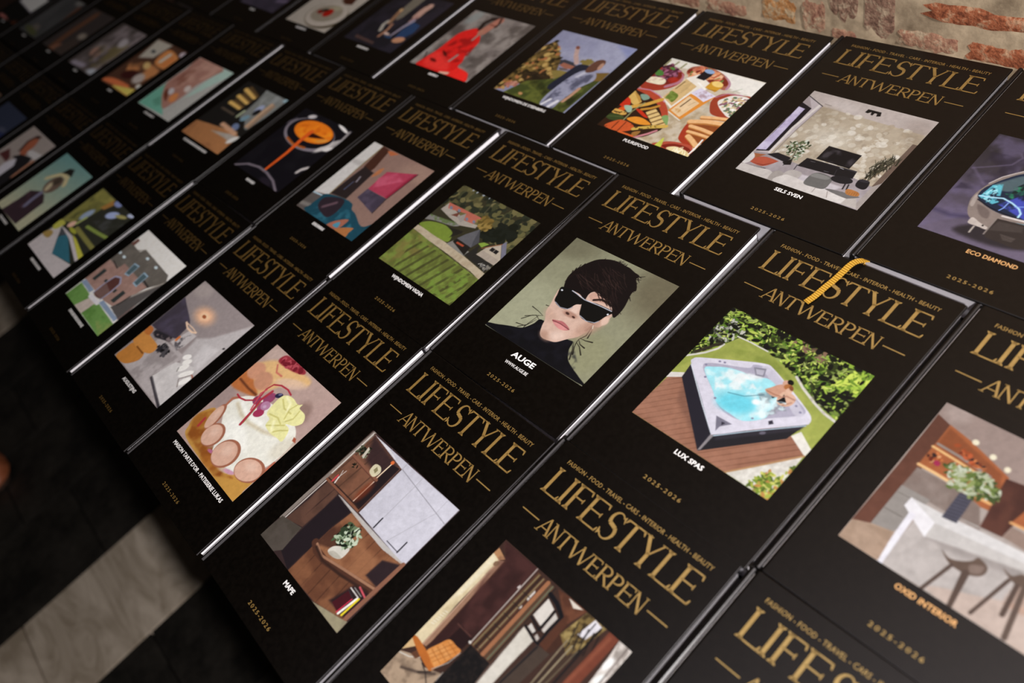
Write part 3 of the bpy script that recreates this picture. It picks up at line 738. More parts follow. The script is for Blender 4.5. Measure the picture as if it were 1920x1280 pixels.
  ['e',(210,166,145),[309,178,299,269,401,189],8.2,1],
  ['e',(224,187,168),[306,209,301,248,345,214],58.5,0.7],
  ['e',(155,96,73),[573,168,567,286,703,180],5.9,1],
  ['e',(210,166,145),[563,161,558,264,678,172],8.2,1],
  ['e',(224,187,168),[561,191,558,236,610,196],58.5,0.7],
  ['e',(155,96,73),[877,218,900,320,1016,225],5.9,1],
  ['e',(210,166,145),[868,211,888,301,990,218],8.2,1],
  ['e',(224,187,168),[866,241,875,279,919,244],58.5,0.7],
  ['e',(133,59,90),[354,587,355,624,397,585],7.0,1],
  ['e',(154,72,107),[453,576,443,619,503,577],7.0,1],
  ['e',(158,49,81),[478,530,495,570,520,528],7.0,1],
  ['e',(144,65,99),[434,663,439,717,482,664],7.0,1],
  ['e',(178,124,154),[469,604,473,644,515,602],7.0,1],
  ['e',(191,155,179),[470,595,471,610,487,595],9.4,1],
  ['e',(39,36,63),[485,727,504,754,513,723],7.0,1],
  ['e',(105,102,134),[486,739,495,752,498,738],5.9,1],
  ['l',(165,45,59),[145,514,195,508,264,526,325,568,346,632,328,693,349,758,417,793,504,804,570,791],14.1,14.1,3.5,1],
  ['l',(168,49,64),[435,381,412,506,380,612,398,713],25.8,25.8,3.5,1],
  ['l',(134,119,64),[446,400,403,599],5.9,5.9,3.5,1],
  ['l',(191,73,86),[391,505,323,645,339,693],14.1,14.1,3.5,1],
  ['c',(228,221,157),[511,730,542,768,615,786,703,776,738,800,749,765,838,758,885,707,851,652,771,616,841,604,883,514,814,505,741,493,635,507,610,559,542,574,513,660],4.7,1],
  ['l',(184,174,97),[548,727,634,687,725,694],10.5,10.5,10.5,0.8],
  ['l',(184,174,97),[703,776,683,707,720,635],10.5,10.5,10.5,0.8],
  ['l',(184,174,97),[567,584,662,608,733,590],10.5,10.5,10.5,0.8],
  ['l',(184,174,97),[640,511,716,564,772,603],10.5,10.5,10.5,0.8],
  ['l',(184,174,97),[740,513,776,552,836,594],10.5,10.5,10.5,0.8],
  ['l',(184,174,97),[770,752,785,681,750,629],10.5,10.5,10.5,0.8],
  ['l',(246,240,199),[556,760,639,746,675,687],18.7,18.7,16.4,0.7],
  ['l',(244,238,195),[665,569,720,512],23.4,23.4,18.7,0.7]], [0.927, 0.983, 1.018]),
 'white lounge interior': (160, [['f',(134,122,120)],
  ['e',(165,152,148),[967,859,1057,1000,978,782],149.9,0.6],
  ['e',(157,144,138),[98,929,238,933,100,852],99.9,0.6],
  ['p',(57,50,59),[2,772,338,660,389,633,420,472,245,410,6,398],5.0,1],
  ['n',(73,65,82),[2,772,338,660,420,472,6,398],99.9,0.5,0.3,0.6,1],
  ['e',(214,162,126),[431,773,544,813,501,713],137.4,1],
  ['e',(227,181,145),[431,773,488,793,467,742],62.4,1],
  ['e',(145,80,48),[433,767,460,774,448,752],10.0,1],
  ['p',(166,158,156),[610,594,736,673,1003,995,1003,373,807,286,648,433],37.5,1],
  ['p',(186,179,177),[746,608,940,661,964,415,805,449],50.0,0.8],
  ['p',(162,152,150),[176,9,232,211,249,384,581,418,718,422,599,129,1013,8],10.0,1],
  ['n',(128,118,116),[176,9,263,377,656,382,593,131,959,10],74.9,0.5,0.3,0.7,1],
  ['c',(170,110,49),[25,4,24,109,47,190,245,205,303,156,284,93,192,15],6.2,1],
  ['c',(183,122,59),[14,192,0,265,19,330,160,328,326,315,335,231,187,183],6.2,1],
  ['c',(169,98,45),[9,316,-4,384,83,385,104,323],6.2,1],
  ['l',(95,52,18),[124,187,261,186],12.5,12.5,10.0,1],
  ['p',(37,33,37),[116,360,108,400,371,459,391,414,194,349],15.0,1],
  ['n',(149,129,126),[116,360,371,459,391,414],30.0,0.5,0.2,0.7,1],
  ['d',[(35,33,37),(67,63,65),(18,16,18)],[316,323,374,374,495,364,496,293,401,290],40,15.0,30.0,0.6,5,1],
  ['p',(183,175,173),[402,421,455,600,585,607,583,477,547,411],15.0,0.8],
  ['n',(50,46,50),[400,434,538,607,568,496,559,405],37.5,0.55,0.2,0.8,1],
  ['l',(189,104,52),[432,469,431,497],32.5,32.5,7.5,1],
  ['l',(212,178,151),[323,629,407,599,497,603,541,623],17.5,17.5,6.2,1],
  ['l',(212,178,151),[323,629,462,633,541,623],10.0,10.0,6.2,1],
  ['p',(180,173,170),[613,128,643,248,685,344,919,427,992,339,1017,17,1008,5],7.5,1],
  ['l',(49,44,48),[622,116,820,63,1009,12],27.5,27.5,6.2,1],
  ['n',(199,192,188),[613,128,685,344,992,339,1011,20],124.9,0.5,0.3,0.6,1],
  ['e',(216,210,203),[728,435,754,469,761,428],10.0,1],
  ['e',(216,210,203),[783,408,810,447,815,401],10.0,1],
  ['e',(216,210,203),[808,355,834,406,840,348],10.0,1],
  ['e',(216,210,203),[899,339,943,397,931,332],10.0,1],
  ['e',(216,210,203),[961,291,985,348,992,285],10.0,1],
  ['l',(100,93,91),[788,300,767,328],10.0,10.0,6.2,1],
  ['l',(99,84,79),[955,220,887,270,956,362],7.5,7.5,6.2,1],
  ['l',(142,70,47),[961,366,1006,355],10.0,10.0,5.0,1],
  ['e',(49,44,44),[971,691,978,702,984,689],6.2,1]], [1.311, 1.384, 1.462]),
 'brick house': (140, [['f',(181,175,169)],
  ['p',(78,72,66),[-29,650,-4,797,91,791,254,784,283,843,931,822,1012,757,872,600,805,440,-9,530],4.9,1],
  ['n',(94,87,80),[-29,650,283,843,931,822,805,440],73.1,0.5,0.3,0.6,1],
  ['p',(86,54,47),[3,783,14,868,71,865,76,788],6.1,1],
  ['p',(124,96,87),[-1,527,244,518,246,605,859,605,819,455,771,266,564,233,-9,228],4.9,1],
  ['n',(140,110,101),[-1,527,859,605,771,266,-9,228],48.8,0.5,0.3,0.6,1],
  ['p',(67,62,60),[1012,757,918,601,818,434,735,244,1018,224,992,435],6.1,1],
  ['l',(119,110,102),[1003,758,912,604,809,448],19.5,19.5,6.1,1],
  ['l',(36,32,31),[805,440,780,304],17.1,17.1,9.8,1],
  ['p',(84,115,58),[11,-8,18,181,294,171,363,151,289,-3],6.1,1],
  ['p',(84,115,58),[461,8,461,125,559,182,1002,170,1021,-3],6.1,1],
  ['n',(63,94,40),[11,-8,18,181,453,118,1002,170,1021,-3],97.5,0.5,0.3,0.6,1],
  ['n',(110,119,66),[756,67,1002,170,1021,-3],60.9,0.5,0.3,0.7,1],
  ['p',(154,140,131),[287,-6,356,153,506,161,490,0],6.1,1],
  ['p',(107,119,138),[1,185,23,233,289,226,273,179],4.9,1],
  ['p',(107,119,138),[533,187,557,235,972,228,972,187],4.9,1],
  ['l',(177,171,175),[330,168,536,175],43.9,43.9,7.3,1],
  ['c',(70,41,37),[327,212,326,356,348,455,425,484,492,441,509,328,500,221],4.9,1],
  ['l',(126,126,147),[322,208,315,350,337,460,423,490,503,447,516,325,509,217],17.1,17.1,6.1,1],
  ['p',(102,81,76),[327,212,326,356,502,330,500,221],12.2,0.7],
  ['p',(120,139,153),[405,535,363,679,470,692,491,550],4.9,1],
  ['p',(45,59,61),[410,551,377,666,463,676,479,563],4.9,0.8],
  ['p',(120,139,153),[639,535,614,685,722,686,735,534],4.9,1],
  ['p',(45,59,61),[647,550,627,670,713,671,724,549],4.9,0.8],
  ['p',(39,43,42),[85,281,79,430,148,434,149,286],6.1,1],
  ['p',(39,43,42),[639,282,638,426,706,430,712,290],6.1,1],
  ['p',(39,43,42),[265,348,266,379,308,385,315,350],6.1,1],
  ['p',(39,43,42),[535,344,525,385,569,389,573,350],6.1,1],
  ['e',(161,170,182),[9,646,39,654,27,632],7.3,1],
  ['e',(161,170,182),[135,645,165,652,152,631],7.3,1],
  ['e',(161,170,182),[448,794,476,802,464,781],7.3,1],
  ['e',(161,170,182),[680,792,707,800,696,779],7.3,1],
  ['l',(36,30,29),[67,545,230,524],12.2,12.2,7.3,1],
  ['l',(36,30,29),[736,627,875,615],17.1,17.1,7.3,1],
  ['l',(114,82,76),[984,223,984,417],12.2,12.2,7.3,0.7]], [1.967, 2.097, 2.203]),
 'designer green room': (120, [['f',(29,29,23)],
  ['p',(89,85,42),[-3,995,439,989,376,712,231,496,18,425,4,745],37.1,1],
  ['n',(114,105,53),[-3,995,439,989,165,686],111.4,0.5,0.3,0.7,1],
  ['n',(49,49,26),[26,843,420,902,353,617,105,499],111.4,0.5,0.3,0.7,1],
  ['p',(114,80,39),[351,825,408,980,511,949,444,831],29.7,1],
  ['e',(92,99,132),[547,982,619,1005,596,952],24.8,1],
  ['e',(115,123,153),[673,854,743,918,754,843],29.7,1],
  ['e',(131,136,161),[955,989,1036,1005,951,960],24.8,1],
  ['e',(102,112,128),[295,669,317,765,358,667],37.1,1],
  ['e',(115,108,65),[823,906,927,935,830,883],29.7,1],
  ['n',(49,49,49),[498,666,855,883,1023,865,985,661],99.1,0.5,0.3,0.7,1],
  ['p',(137,129,128),[7,-10,7,181,45,313,154,400,322,271,539,136,1018,213,1014,-1],7.4,1],
  ['c',(112,91,48),[3,193,57,278,156,276,169,200],19.8,1],
  ['c',(128,124,51),[12,324,2,431,153,441,112,321],24.8,1],
  ['p',(33,71,82),[360,380,303,287,539,133,959,212,486,361],6.2,1],
  ['p',(49,49,51),[162,376,325,381,386,360,295,310],17.3,1],
  ['p',(141,133,133),[115,392,263,403,497,407,1026,295,997,259,492,364],7.4,1],
  ['p',(137,132,47),[460,420,592,419,1016,359,1028,290],7.4,1],
  ['l',(90,86,44),[408,495,713,485,1017,476],54.5,54.5,12.4,1],
  ['l',(90,101,46),[524,585,786,618,1006,652],42.1,42.1,12.4,1],
  ['e',(115,115,38),[397,448,503,451,405,425],19.8,1],
  ['e',(160,125,108),[262,485,285,539,316,481],17.3,1],
  ['l',(117,124,72),[316,528,345,640],42.1,42.1,19.8,1]], [2.662, 2.811, 2.971]),
 'figure in tall hat': (90, [['g',(66,91,88),(115,111,91),[404,994,541,156]],
  ['p',(32,21,25),[225,-8,265,193,274,385,450,460,608,469,773,402,795,18],16.9,1],
  ['n',(50,30,36),[225,-8,274,385,651,214,559,16],144.7,0.5,0.3,0.7,1],
  ['l',(73,69,84),[508,451,510,330,529,233],77.2,77.2,24.1,1],
  ['e',(67,53,44),[526,621,524,762,686,623],28.9,1],
  ['e',(43,34,27),[516,680,517,746,596,681],28.9,1],
  ['l',(129,116,86),[254,617,362,723,445,789,607,790,720,704],65.1,65.1,24.1,1],
  ['e',(136,124,98),[495,566,468,631,548,567],36.2,0.8],
  ['p',(16,15,12),[398,786,432,888,549,918,658,828,540,822],16.9,1]], [3.207, 3.469, 3.686]),
 'suited man': (80, [['f',(92,83,79)],
  ['p',(114,109,108),[588,703,658,757,995,804,973,700,838,669],30.9,1],
  ['c',(93,49,33),[561,606,404,685,321,834,391,919,484,927,592,823,607,712,659,651],20.6,1],
  ['l',(33,20,17),[420,649,324,802,366,919,466,941],51.5,51.5,20.6,1],
  ['p',(12,10,12),[441,530,553,624,863,691,947,605,1027,375,986,42,604,111,632,532],16.5,1],
  ['p',(117,112,117),[466,149,475,332,461,411,576,549,720,468,722,188],20.6,1],
  ['p',(45,19,19),[80,430,160,576,419,498,467,424],30.9,1],
  ['l',(98,65,50),[970,657,972,524,986,366],61.8,61.8,20.6,1]], [3.923, 4.183, 4.369]),
 'blue picture': (50, [['f',(20,23,33)],
  ['e',(35,36,45),[801,650,948,655,799,603],69.8,1],
  ['e',(16,20,40),[966,594,1146,605,963,548],69.8,1]], [4.672, 4.89, 5.246]),
 'plain brown sheet': (24, [['g',(42,28,20),(60,44,34),[0,0,1000,1000]]], [4.672, 4.89, 5.246]),
 'plain olive sheet': (24, [['g',(32,32,15),(51,48,30),[0,0,1000,1000]]], [4.672, 4.89, 5.246]),
 'concrete kitchen bar': (280, [['f',(185,170,162)],
  ['p',(164,142,134),[2,1002,722,1008,870,692,539,738,458,747,85,884,-1,914],0.0,1],
  ['e',(190,170,162),[84,977,150,976,79,910],67.4,0.7],
  ['p',(104,63,50),[3,912,86,882,103,622,124,459,88,150,3,117,8,522],3.9,1],
  ['n',(126,80,65),[3,912,86,882,124,459,88,150,3,117],134.8,0.5,0.4,0.7,1],
  ['p',(177,100,60),[85,884,220,850,456,760,480,686,515,547,432,537,266,581,83,574,86,746],7.7,1],
  ['p',(137,74,45),[94,867,423,757,454,680,92,735],19.3,0.7],
  ['l',(159,143,135),[97,746,219,737,386,714],15.4,15.4,5.8,1],
  ['l',(253,201,136),[85,718,237,706,406,687],13.5,13.5,7.7,1],
  ['d',[(118,43,27),(51,31,33),(220,131,77),(168,79,42),(85,36,26),(231,166,117)],[92,659,124,698,183,651,135,623],16,8.7,15.4,0.6,3,1],
  ['d',[(118,43,27),(44,29,35),(220,131,77),(168,79,42),(202,97,56)],[139,784,186,796,331,760,356,714,213,748],26,8.7,17.3,0.6,4,1],
  ['e',(175,45,86),[152,640,168,640,155,624],7.7,1],
  ['l',(255,205,144),[84,585,180,583,278,578],16.4,16.4,7.7,1],
  ['l',(249,192,127),[391,576,468,579],13.5,13.5,7.7,1],
  ['e',(255,242,212),[236,857,253,857,237,840],9.6,1],
  ['e',(255,242,212),[343,825,359,825,344,808],9.6,1],
  ['e',(255,242,212),[430,796,445,796,431,779],9.6,1],
  ['p',(140,121,113),[91,565,278,568,382,555,432,537,495,422,316,420,87,429],9.6,1],
  ['n',(160,143,135),[91,565,278,568,316,420,87,429],57.8,0.5,0.4,0.7,1],
  ['p',(159,150,144),[85,430,235,435,227,322,193,176,84,152],4.8,1],
  ['l',(108,99,93),[88,269,182,273],3.9,3.9,2.9,1],
  ['l',(108,99,93),[92,384,166,389],2.9,2.9,2.9,1],
  ['p',(192,185,179),[316,420,504,442,686,454,527,434],5.8,1],
  ['p',(77,42,36),[449,748,528,761,576,759,603,615,585,451,485,441],7.7,1],
  ['n',(103,60,48),[449,748,528,761,585,451,485,441],77.0,0.5,0.3,0.7,1],
  ['p',(177,100,60),[597,631,715,649,752,573,579,542],7.7,1],
  ['l',(248,183,119),[579,542,674,550],13.5,13.5,7.7,1],
  ['p',(157,132,120),[585,451,593,526,730,528,771,446],7.7,1],
  ['p',(202,191,186),[322,251,733,363,998,420,1189,13,668,21,228,-2,238,303],3.9,1],
  ['n',(176,166,161),[322,251,733,363,836,163,668,21,274,36],115.5,0.5,0.35,0.8,6],
  ['p',(158,147,143),[325,246,737,354,760,310,419,240],38.5,0.7],
  ['p',(229,223,221),[162,395,326,402,514,423,730,438,767,366,323,248,316,336],3.9,1],
  ['p',(206,198,193),[316,336,753,393,772,357,323,248],4.8,0.8],
  ['p',(251,245,248),[159,396,317,337,320,240,156,336],2.9,1],
  ['l',(250,244,252),[211,310,219,142,226,-7],32.7,32.7,3.9,1],
  ['p',(189,159,137),[0,-1,4,120,90,156,198,180,219,1],4.8,1],
  ['n',(163,135,114),[0,-1,4,120,198,180,219,1],57.8,0.5,0.3,0.6,1],
  ['c',(208,183,169),[461,14,628,112,856,192,952,3,831,4],11.6,0.8],
  ['c',(189,142,117),[740,193,772,357,860,184,769,155],28.9,0.5],
  ['p',(71,69,83),[321,553,383,570,390,505,394,394,324,384],4.8,1],
  ['s',(105,103,120),[321,553,383,570,394,394,324,384],[351,503,356,484],0.3,0.6],
  ['d',[(126,142,77),(192,197,165),(70,86,42),(210,214,191),(99,118,57),(152,164,99)],[183,643,210,679,284,696,379,709,447,675,498,643,451,594,377,565,317,563,261,534,247,596],150,11.6,27.0,0.45,9,1],
  ['c',(105,84,73),[415,230,460,213,505,229,545,262,560,294,613,272,614,221,566,188,512,183,467,192],7.7,1],
  ['c',(139,117,107),[548,238,599,267,603,225,568,203],11.6,1],
  ['l',(91,72,64),[487,191,444,0],17.3,17.3,5.8,1],
  ['l',(91,72,64),[553,191,580,2],34.7,23.1,5.8,1],
  ['c',(105,84,73),[666,312,711,301,746,336,800,318,761,273,711,282],7.7,1],
  ['l',(91,72,64),[711,275,664,30],17.3,17.3,5.8,1],
  ['l',(91,72,64),[750,270,768,106],23.1,23.1,5.8,1],
  ['l',(100,81,72),[777,286,825,16],25.0,25.0,5.8,1]], [0.504, 0.535, 0.558]),
 'hot tub garden': (300, [['f',(146,158,74)],
  ['p',(51,61,25),[-5,1000,999,1007,1001,634,857,662,726,726,641,768,391,825,193,828,136,706,-4,523,-11,612],0.0,1],
  ['d',[(147,178,61),(92,127,41),(26,35,12),(187,203,91),(18,24,10),(117,135,63),(158,170,93),(61,79,26)],[-5,1000,999,1007,1001,634,857,662,726,726,641,768,391,825,193,828,136,706,-4,523,-11,612],420,14.8,35.8,0.4,3,1],
  ['d',[(158,158,144),(203,201,188),(82,83,71),(35,37,27)],[2,810,73,919,190,865,137,738,34,704],70,10.5,25.3,0.4,4,1],
  ['d',[(210,225,97),(169,198,72),(112,145,48)],[853,840,912,1006,999,1007,1005,846,920,788],60,14.8,44.3,0.3,6,1],
  ['d',[(20,24,14),(12,15,6),(35,39,21)],[791,742,976,812,980,680,865,681],60,16.9,37.9,0.5,8,1],
  ['d',[(138,106,85),(107,81,65)],[475,954,539,1010,711,988,708,928],20,12.6,27.4,0.5,9,1],
  ['d',[(174,200,79),(216,225,120),(7,11,0),(89,115,38),(127,156,57)],[-5,1000,999,1007,1001,634,857,662,726,726,641,768,391,825,193,828,136,706,-4,523,-11,612],420,6.3,15.8,0.35,31,1],
  ['d',[(13,18,5),(5,10,0)],[-5,1000,999,1007,1001,634,857,662,726,726,641,768,391,825,193,828,136,706,-4,523,-11,612],60,14.8,31.6,0.6,33,1],
  ['p',(158,166,79),[-16,361,2,524,110,674,195,826,395,820,567,777,669,744,781,679,889,630,999,606,1001,391,855,404,375,401],6.3,1],
  ['n',(185,187,97),[-16,361,195,826,999,606,1001,391],73.8,0.5,0.4,0.6,2],
  ['n',(126,139,59),[144,696,422,815,773,674,481,735],63.2,0.5,0.4,0.6,5],
  ['l',(227,220,213),[174,821,270,826,399,823],9.5,9.5,4.2,1],
  ['l',(223,216,207),[649,759,724,713,836,661,920,631,1004,617],15.8,15.8,5.3,1],
  ['n',(169,158,150),[649,759,726,726,998,626,995,597,724,696],21.1,0.55,0.2,0.6,1],
  ['l',(226,220,210),[-1,528,83,610,131,680,140,725],14.8,14.8,6.3,1],
  ['l',(52,45,34),[27,582,97,689,124,722],23.2,23.2,10.5,1],
  ['p',(161,110,88),[8,334,-11,0,716,0,997,337,868,407,128,426],0.0,1],
  ['s',(120,77,58),[8,334,-11,0,716,0,997,337,868,407,128,426],[48,177,75,151],0.14,0.8],
  ['n',(184,131,108),[8,334,-11,0,716,0,868,407],147.5,0.5,0.4,0.5,7],
  ['p',(121,82,68),[179,326,110,354,172,233,452,61,510,34],42.1,0.6],
  ['p',(232,224,216),[-10,367,94,429,103,394,-14,316],3.2,1],
  ['p',(240,233,223),[863,404,891,459,1002,392,999,336],3.2,1],
  ['p',(216,208,198),[714,1,992,336,1004,-1],0.0,1],
  ['n',(241,235,225),[714,1,992,336,1004,-1],25.3,0.5,0.3,0.7,4],
  ['l',(185,141,99),[712,2,853,167,994,337],11.6,11.6,3.2,1],
  ['d',[(173,181,76),(127,150,53),(212,208,113),(92,110,42),(196,141,77)],[861,18,876,93,906,154,977,144,982,255,1009,231,1003,0],110,10.5,25.3,0.5,11,1],
  ['p',(36,33,44),[64,498,82,380,496,22,503,159],3.2,1],
  ['p',(35,33,39),[499,19,501,162,887,514,854,374,512,33],3.2,1],
  ['p',(53,49,59),[515,163,888,511,879,461,537,135],14.8,0.7],
  ['p',(174,165,167),[495,23,489,158,511,155,509,36],8.4,0.8],
  ['l',(236,242,250),[68,490,308,297,486,161],6.3,6.3,2.1,1],
  ['l',(197,217,231),[511,155,677,315,888,505],6.3,6.3,2.1,1],
  ['c',(227,221,234),[59,499,50,530,65,552,128,587,290,669,443,739,512,733,694,661,839,595,883,565,895,529,873,500,672,321,513,166,477,168,370,254,193,395],0.0,1],
  ['c',(184,178,196),[143,512,169,567,373,656,390,697,469,719,577,682,770,616,836,580,808,530,700,436,599,342,490,317,392,341,301,409],6.3,1],
  ['c',(210,204,219),[442,709,526,721,817,580,797,531,669,602,539,656],10.5,1],
  ['c',(173,236,246),[159,507,204,555,284,597,379,616,453,614,516,656,597,639,667,573,670,477,672,413,583,333,490,331,388,346,301,409],5.3,1],
  ['n',(249,255,255),[159,507,284,597,516,656,667,573,672,413,583,333,388,346],73.8,0.5,0.25,0.85,21],
  ['e',(104,214,235),[475,412,581,458,510,352],73.8,0.8],
  ['n',(255,255,255),[213,543,407,612,519,557,313,417],52.7,0.5,0.2,0.8,23],
  ['e',(255,255,255),[564,481,584,489,573,464],21.1,1],
  ['n',(141,143,149),[533,538,611,620,744,529,675,439],42.1,0.5,0.25,0.7,24],
  ['l',(59,104,119),[389,446,485,477,571,549],6.3,6.3,6.3,0.6],
  ['p',(144,140,154),[402,682,472,712,496,654,445,637],5.3,1],
  ['p',(192,187,201),[420,677,469,697,483,660,448,648],4.2,1],
  ['c',(213,160,135),[556,582,574,616,604,661,644,677,679,651,672,598,620,569],5.3,1],
  ['e',(220,171,146),[631,687,653,691,638,664],5.3,1],
  ['e',(14,8,6),[647,706,666,708,653,688],5.3,1],
  ['c',(228,183,157),[645,586,656,636,707,642,741,623,743,576,711,544,666,544],5.3,1],
  ['e',(182,113,64),[656,671,682,678,663,651],8.4,1],
  ['e',(232,188,163),[674,651,693,656,681,633],6.3,1],
  ['p',(14,12,18),[656,554,670,586,665,616,709,574,684,550],4.2,1],
  ['p',(14,12,18),[612,563,635,572,628,557],3.2,1],
  ['l',(179,124,100),[569,584,624,586,654,592],8.4,8.4,4.2,1],
  ['l',(189,136,115),[653,577,684,613,738,615],8.4,8.4,5.3,1],
  ['l',(197,148,126),[702,548,733,590],10.5,10.5,5.3,1],
  ['e',(137,78,46),[674,674,690,670,678,659],6.3,1],
  ['n',(228,250,254),[563,529,711,575,736,524,675,439],25.3,0.5,0.2,0.7,41],
  ['p',(53,50,63),[702,414,717,433,738,415,719,395],3.2,1],
  ['e',(109,103,117),[724,330,737,343,732,324],4.2,1],
  ['p',(128,123,139),[436,275,549,279,500,226,498,187],5.3,1],
  ['p',(53,50,63),[487,259,513,263,502,237],3.2,1],
  ['e',(142,137,163),[148,538,156,540,151,531],4.2,1],
  ['e',(142,137,163),[203,604,211,607,206,597],4.2,1],
  ['e',(142,137,163),[234,614,242,616,237,607],4.2,1],
  ['e',(142,137,163),[203,461,211,464,206,454],4.2,1],
  ['e',(142,137,163),[351,370,359,373,354,363],4.2,1],
  ['e',(142,137,163),[618,378,625,381,620,372],4.2,1],
  ['e',(142,137,163),[768,587,775,589,771,581],4.2,1],
  ['e',(142,137,163),[812,563,820,565,815,556],4.2,1]], [0.602, 0.638, 0.664]),
 'sunglasses portrait': (280, [['f',(146,143,116)],
  ['e',(171,169,140),[87,206,252,511,403,61],271.0,0.8],
  ['e',(117,112,89),[46,929,276,965,77,813],166.8,0.9],
  ['e',(106,97,76),[931,903,1148,799,846,657],312.7,0.9],
  ['e',(147,144,110),[821,196,896,368,981,125],166.8,0.7],
  ['l',(18,12,8),[192,317,261,309,328,295],6.3,2.1,0.0,1],
  ['l',(18,12,8),[202,190,254,257,324,293],6.3,2.1,0.0,1],
  ['l',(18,12,8),[208,223,279,272,342,249],6.3,2.1,0.0,1],
  ['l',(18,12,8),[197,142,277,157,301,211],6.3,2.1,0.0,1],
  ['l',(18,12,8),[231,122,285,175,309,243],6.3,2.1,0.0,1],
  ['l',(18,12,8),[276,380,310,386,330,419],6.3,2.1,0.0,1],
  ['l',(18,12,8),[277,143,284,201,299,278],6.3,2.1,0.0,1],
  ['c',(9,8,14),[-7,5,90,59,187,99,273,134,319,206,341,263,497,250,639,234,689,239,710,176,765,110,843,73,930,44,1001,6,531,0],0.0,1],
  ['n',(21,20,29),[-7,5,278,130,367,251,685,237,1001,6],62.5,0.5,0.3,0.6,3],
  ['l',(18,11,9),[716,397,731,329,708,277,716,230],9.4,2.1,0.0,1],
  ['l',(18,11,9),[810,308,754,292,708,289],9.4,2.1,0.0,1],
  ['l',(18,11,9),[795,242,746,249,708,277],9.4,2.1,0.0,1],
  ['l',(18,11,9),[814,185,758,231,708,251],9.4,2.1,0.0,1],
  ['l',(18,11,9),[772,115,731,189,693,242],9.4,2.1,0.0,1],
  ['l',(18,11,9),[761,158,727,212,708,264],9.4,2.1,0.0,1],
  ['l',(18,11,9),[754,318,739,372,723,402],9.4,2.1,0.0,1],
  ['c',(217,180,162),[265,491,297,406,315,342,366,278,386,229,425,167,472,146,540,156,585,174,631,229,685,288,708,354,714,412,762,438,769,520,763,569,692,632,597,670,467,677,376,638,259,557],0.0,1],
  ['e',(186,145,125),[700,401,739,515,754,382],93.8,0.8],
  ['e',(201,161,141),[374,322,448,287,389,359],62.5,0.5],
  ['e',(177,136,115),[474,171,530,166,482,137],52.1,0.7],
  ['e',(238,207,191),[545,215,584,252,581,191],62.5,0.7],
  ['e',(235,204,189),[494,462,485,524,527,454],41.7,0.6],
  ['e',(228,191,172),[758,494,762,529,785,484],20.8,1],
  ['l',(143,102,86),[685,495,708,418,700,362],14.6,14.6,20.8,0.5],
  ['e',(171,124,106),[495,408,559,414,505,385],31.3,0.8],
  ['e',(68,40,34),[472,406,490,406,476,396],8.3,1],
  ['e',(68,40,34),[535,403,550,403,538,395],8.3,1],
  ['c',(184,107,107),[415,304,458,322,492,333,536,327,588,304,548,275,484,276],0.0,1],
  ['c',(219,145,141),[436,293,482,305,532,305,576,299,539,272,490,273],8.3,1],
  ['l',(105,48,52),[420,302,490,309,587,303],5.2,5.2,4.2,1],
  ['c',(17,8,10),[287,559,232,640,221,712,237,785,266,851,312,912,399,956,488,967,530,962,579,961,639,946,689,937,691,900,723,871,762,819,750,786,793,652,795,555,758,566,694,633,609,657,537,669,496,652,484,618,493,562,427,585,352,583],0.0,1],
  ['h',[(71,50,45),(44,29,24),(90,65,57),(34,21,19)],[326,637,307,711,381,851,587,883,660,828,715,699,668,671,516,705,434,644],70,[398,832,528,753],0.35,4.2,5,0.55],
  ['h',[(17,8,10),(28,16,14)],[241,617,212,728,245,804,255,766,257,654],14,[240,645,241,589],0.5,7.3,21,1],
  ['h',[(17,8,10)],[643,942,707,937,762,833,777,735,793,665],16,[691,873,743,862],0.7,8.3,22,1],
  ['h',[(17,8,10),(23,11,13)],[316,908,484,972,579,961,409,944],14,[405,949,417,991],0.6,7.3,23,1],
  ['c',(205,161,143),[492,609,512,655,561,656,661,653,698,622,629,608,549,588],6.3,1],
  ['l',(44,27,24),[553,597,599,628,657,631,698,619],18.8,18.8,6.3,1],
  ['h',[(19,9,11),(30,18,17)],[459,658,532,687,692,685,715,619,573,643],26,[458,727,629,648],0.4,8.3,9,1],
  ['c',(1,0,3),[251,566,303,580,356,585,444,567,487,562,502,522,467,497,443,435,382,419,304,442,276,497],0.0,1],
  ['c',(1,0,3),[485,564,542,570,613,586,748,586,731,523,705,445,642,424,565,437,522,492],0.0,1],
  ['l',(205,205,216),[352,583,437,574,491,565,542,570,631,580,737,585],7.3,7.3,3.1,1],
  ['l',(158,158,170),[316,438,382,419,443,435,463,467],6.3,6.3,3.1,1],
  ['l',(174,174,184),[567,438,639,425,702,444,719,471],6.3,6.3,3.1,1],
  ['e',(232,232,237),[278,547,288,547,280,540],3.1,1],
  ['e',(232,232,237),[733,550,741,550,734,543],3.1,1],
  ['l',(226,218,201),[712,421,727,398],5.2,5.2,0.0,1]], [0.736, 0.784, 0.819]),
 'vineyard farm': (220, [['f',(49,45,30)],
  ['d',[(81,75,47),(31,34,24),(95,89,55),(39,42,30),(62,62,40),(106,97,62)],[-2,1001,995,1002,1014,607,569,691,-17,760],260,22.7,49.5,0.7,3,1],
  ['d',[(24,27,20),(19,22,14)],[587,779,815,862,983,764,790,657,659,636],70,24.8,51.6,0.7,5,1],
  ['l',(120,109,82),[460,843,440,967],10.3,10.3,14.4,0.6],
  ['d',[(154,158,164)],[43,987,187,997,645,993],7,8.3,12.4,0.6,4,1],
  ['p',(92,97,45),[-7,393,111,389,489,350,1011,309,1007,-4,-10,-4],0.0,1],
  ['n',(118,135,59),[-7,393,111,389,489,350,1011,309,1007,-4,-10,-4],61.9,0.5,0.3,0.8,5],
  ['n',(121,107,58),[-7,393,350,349,208,10,-10,-4],61.9,0.52,0.3,0.7,6],
  ['s',(49,46,26),[108,334,431,330,937,308,1007,-4,218,3],[455,177,545,150],0.3,0.55],
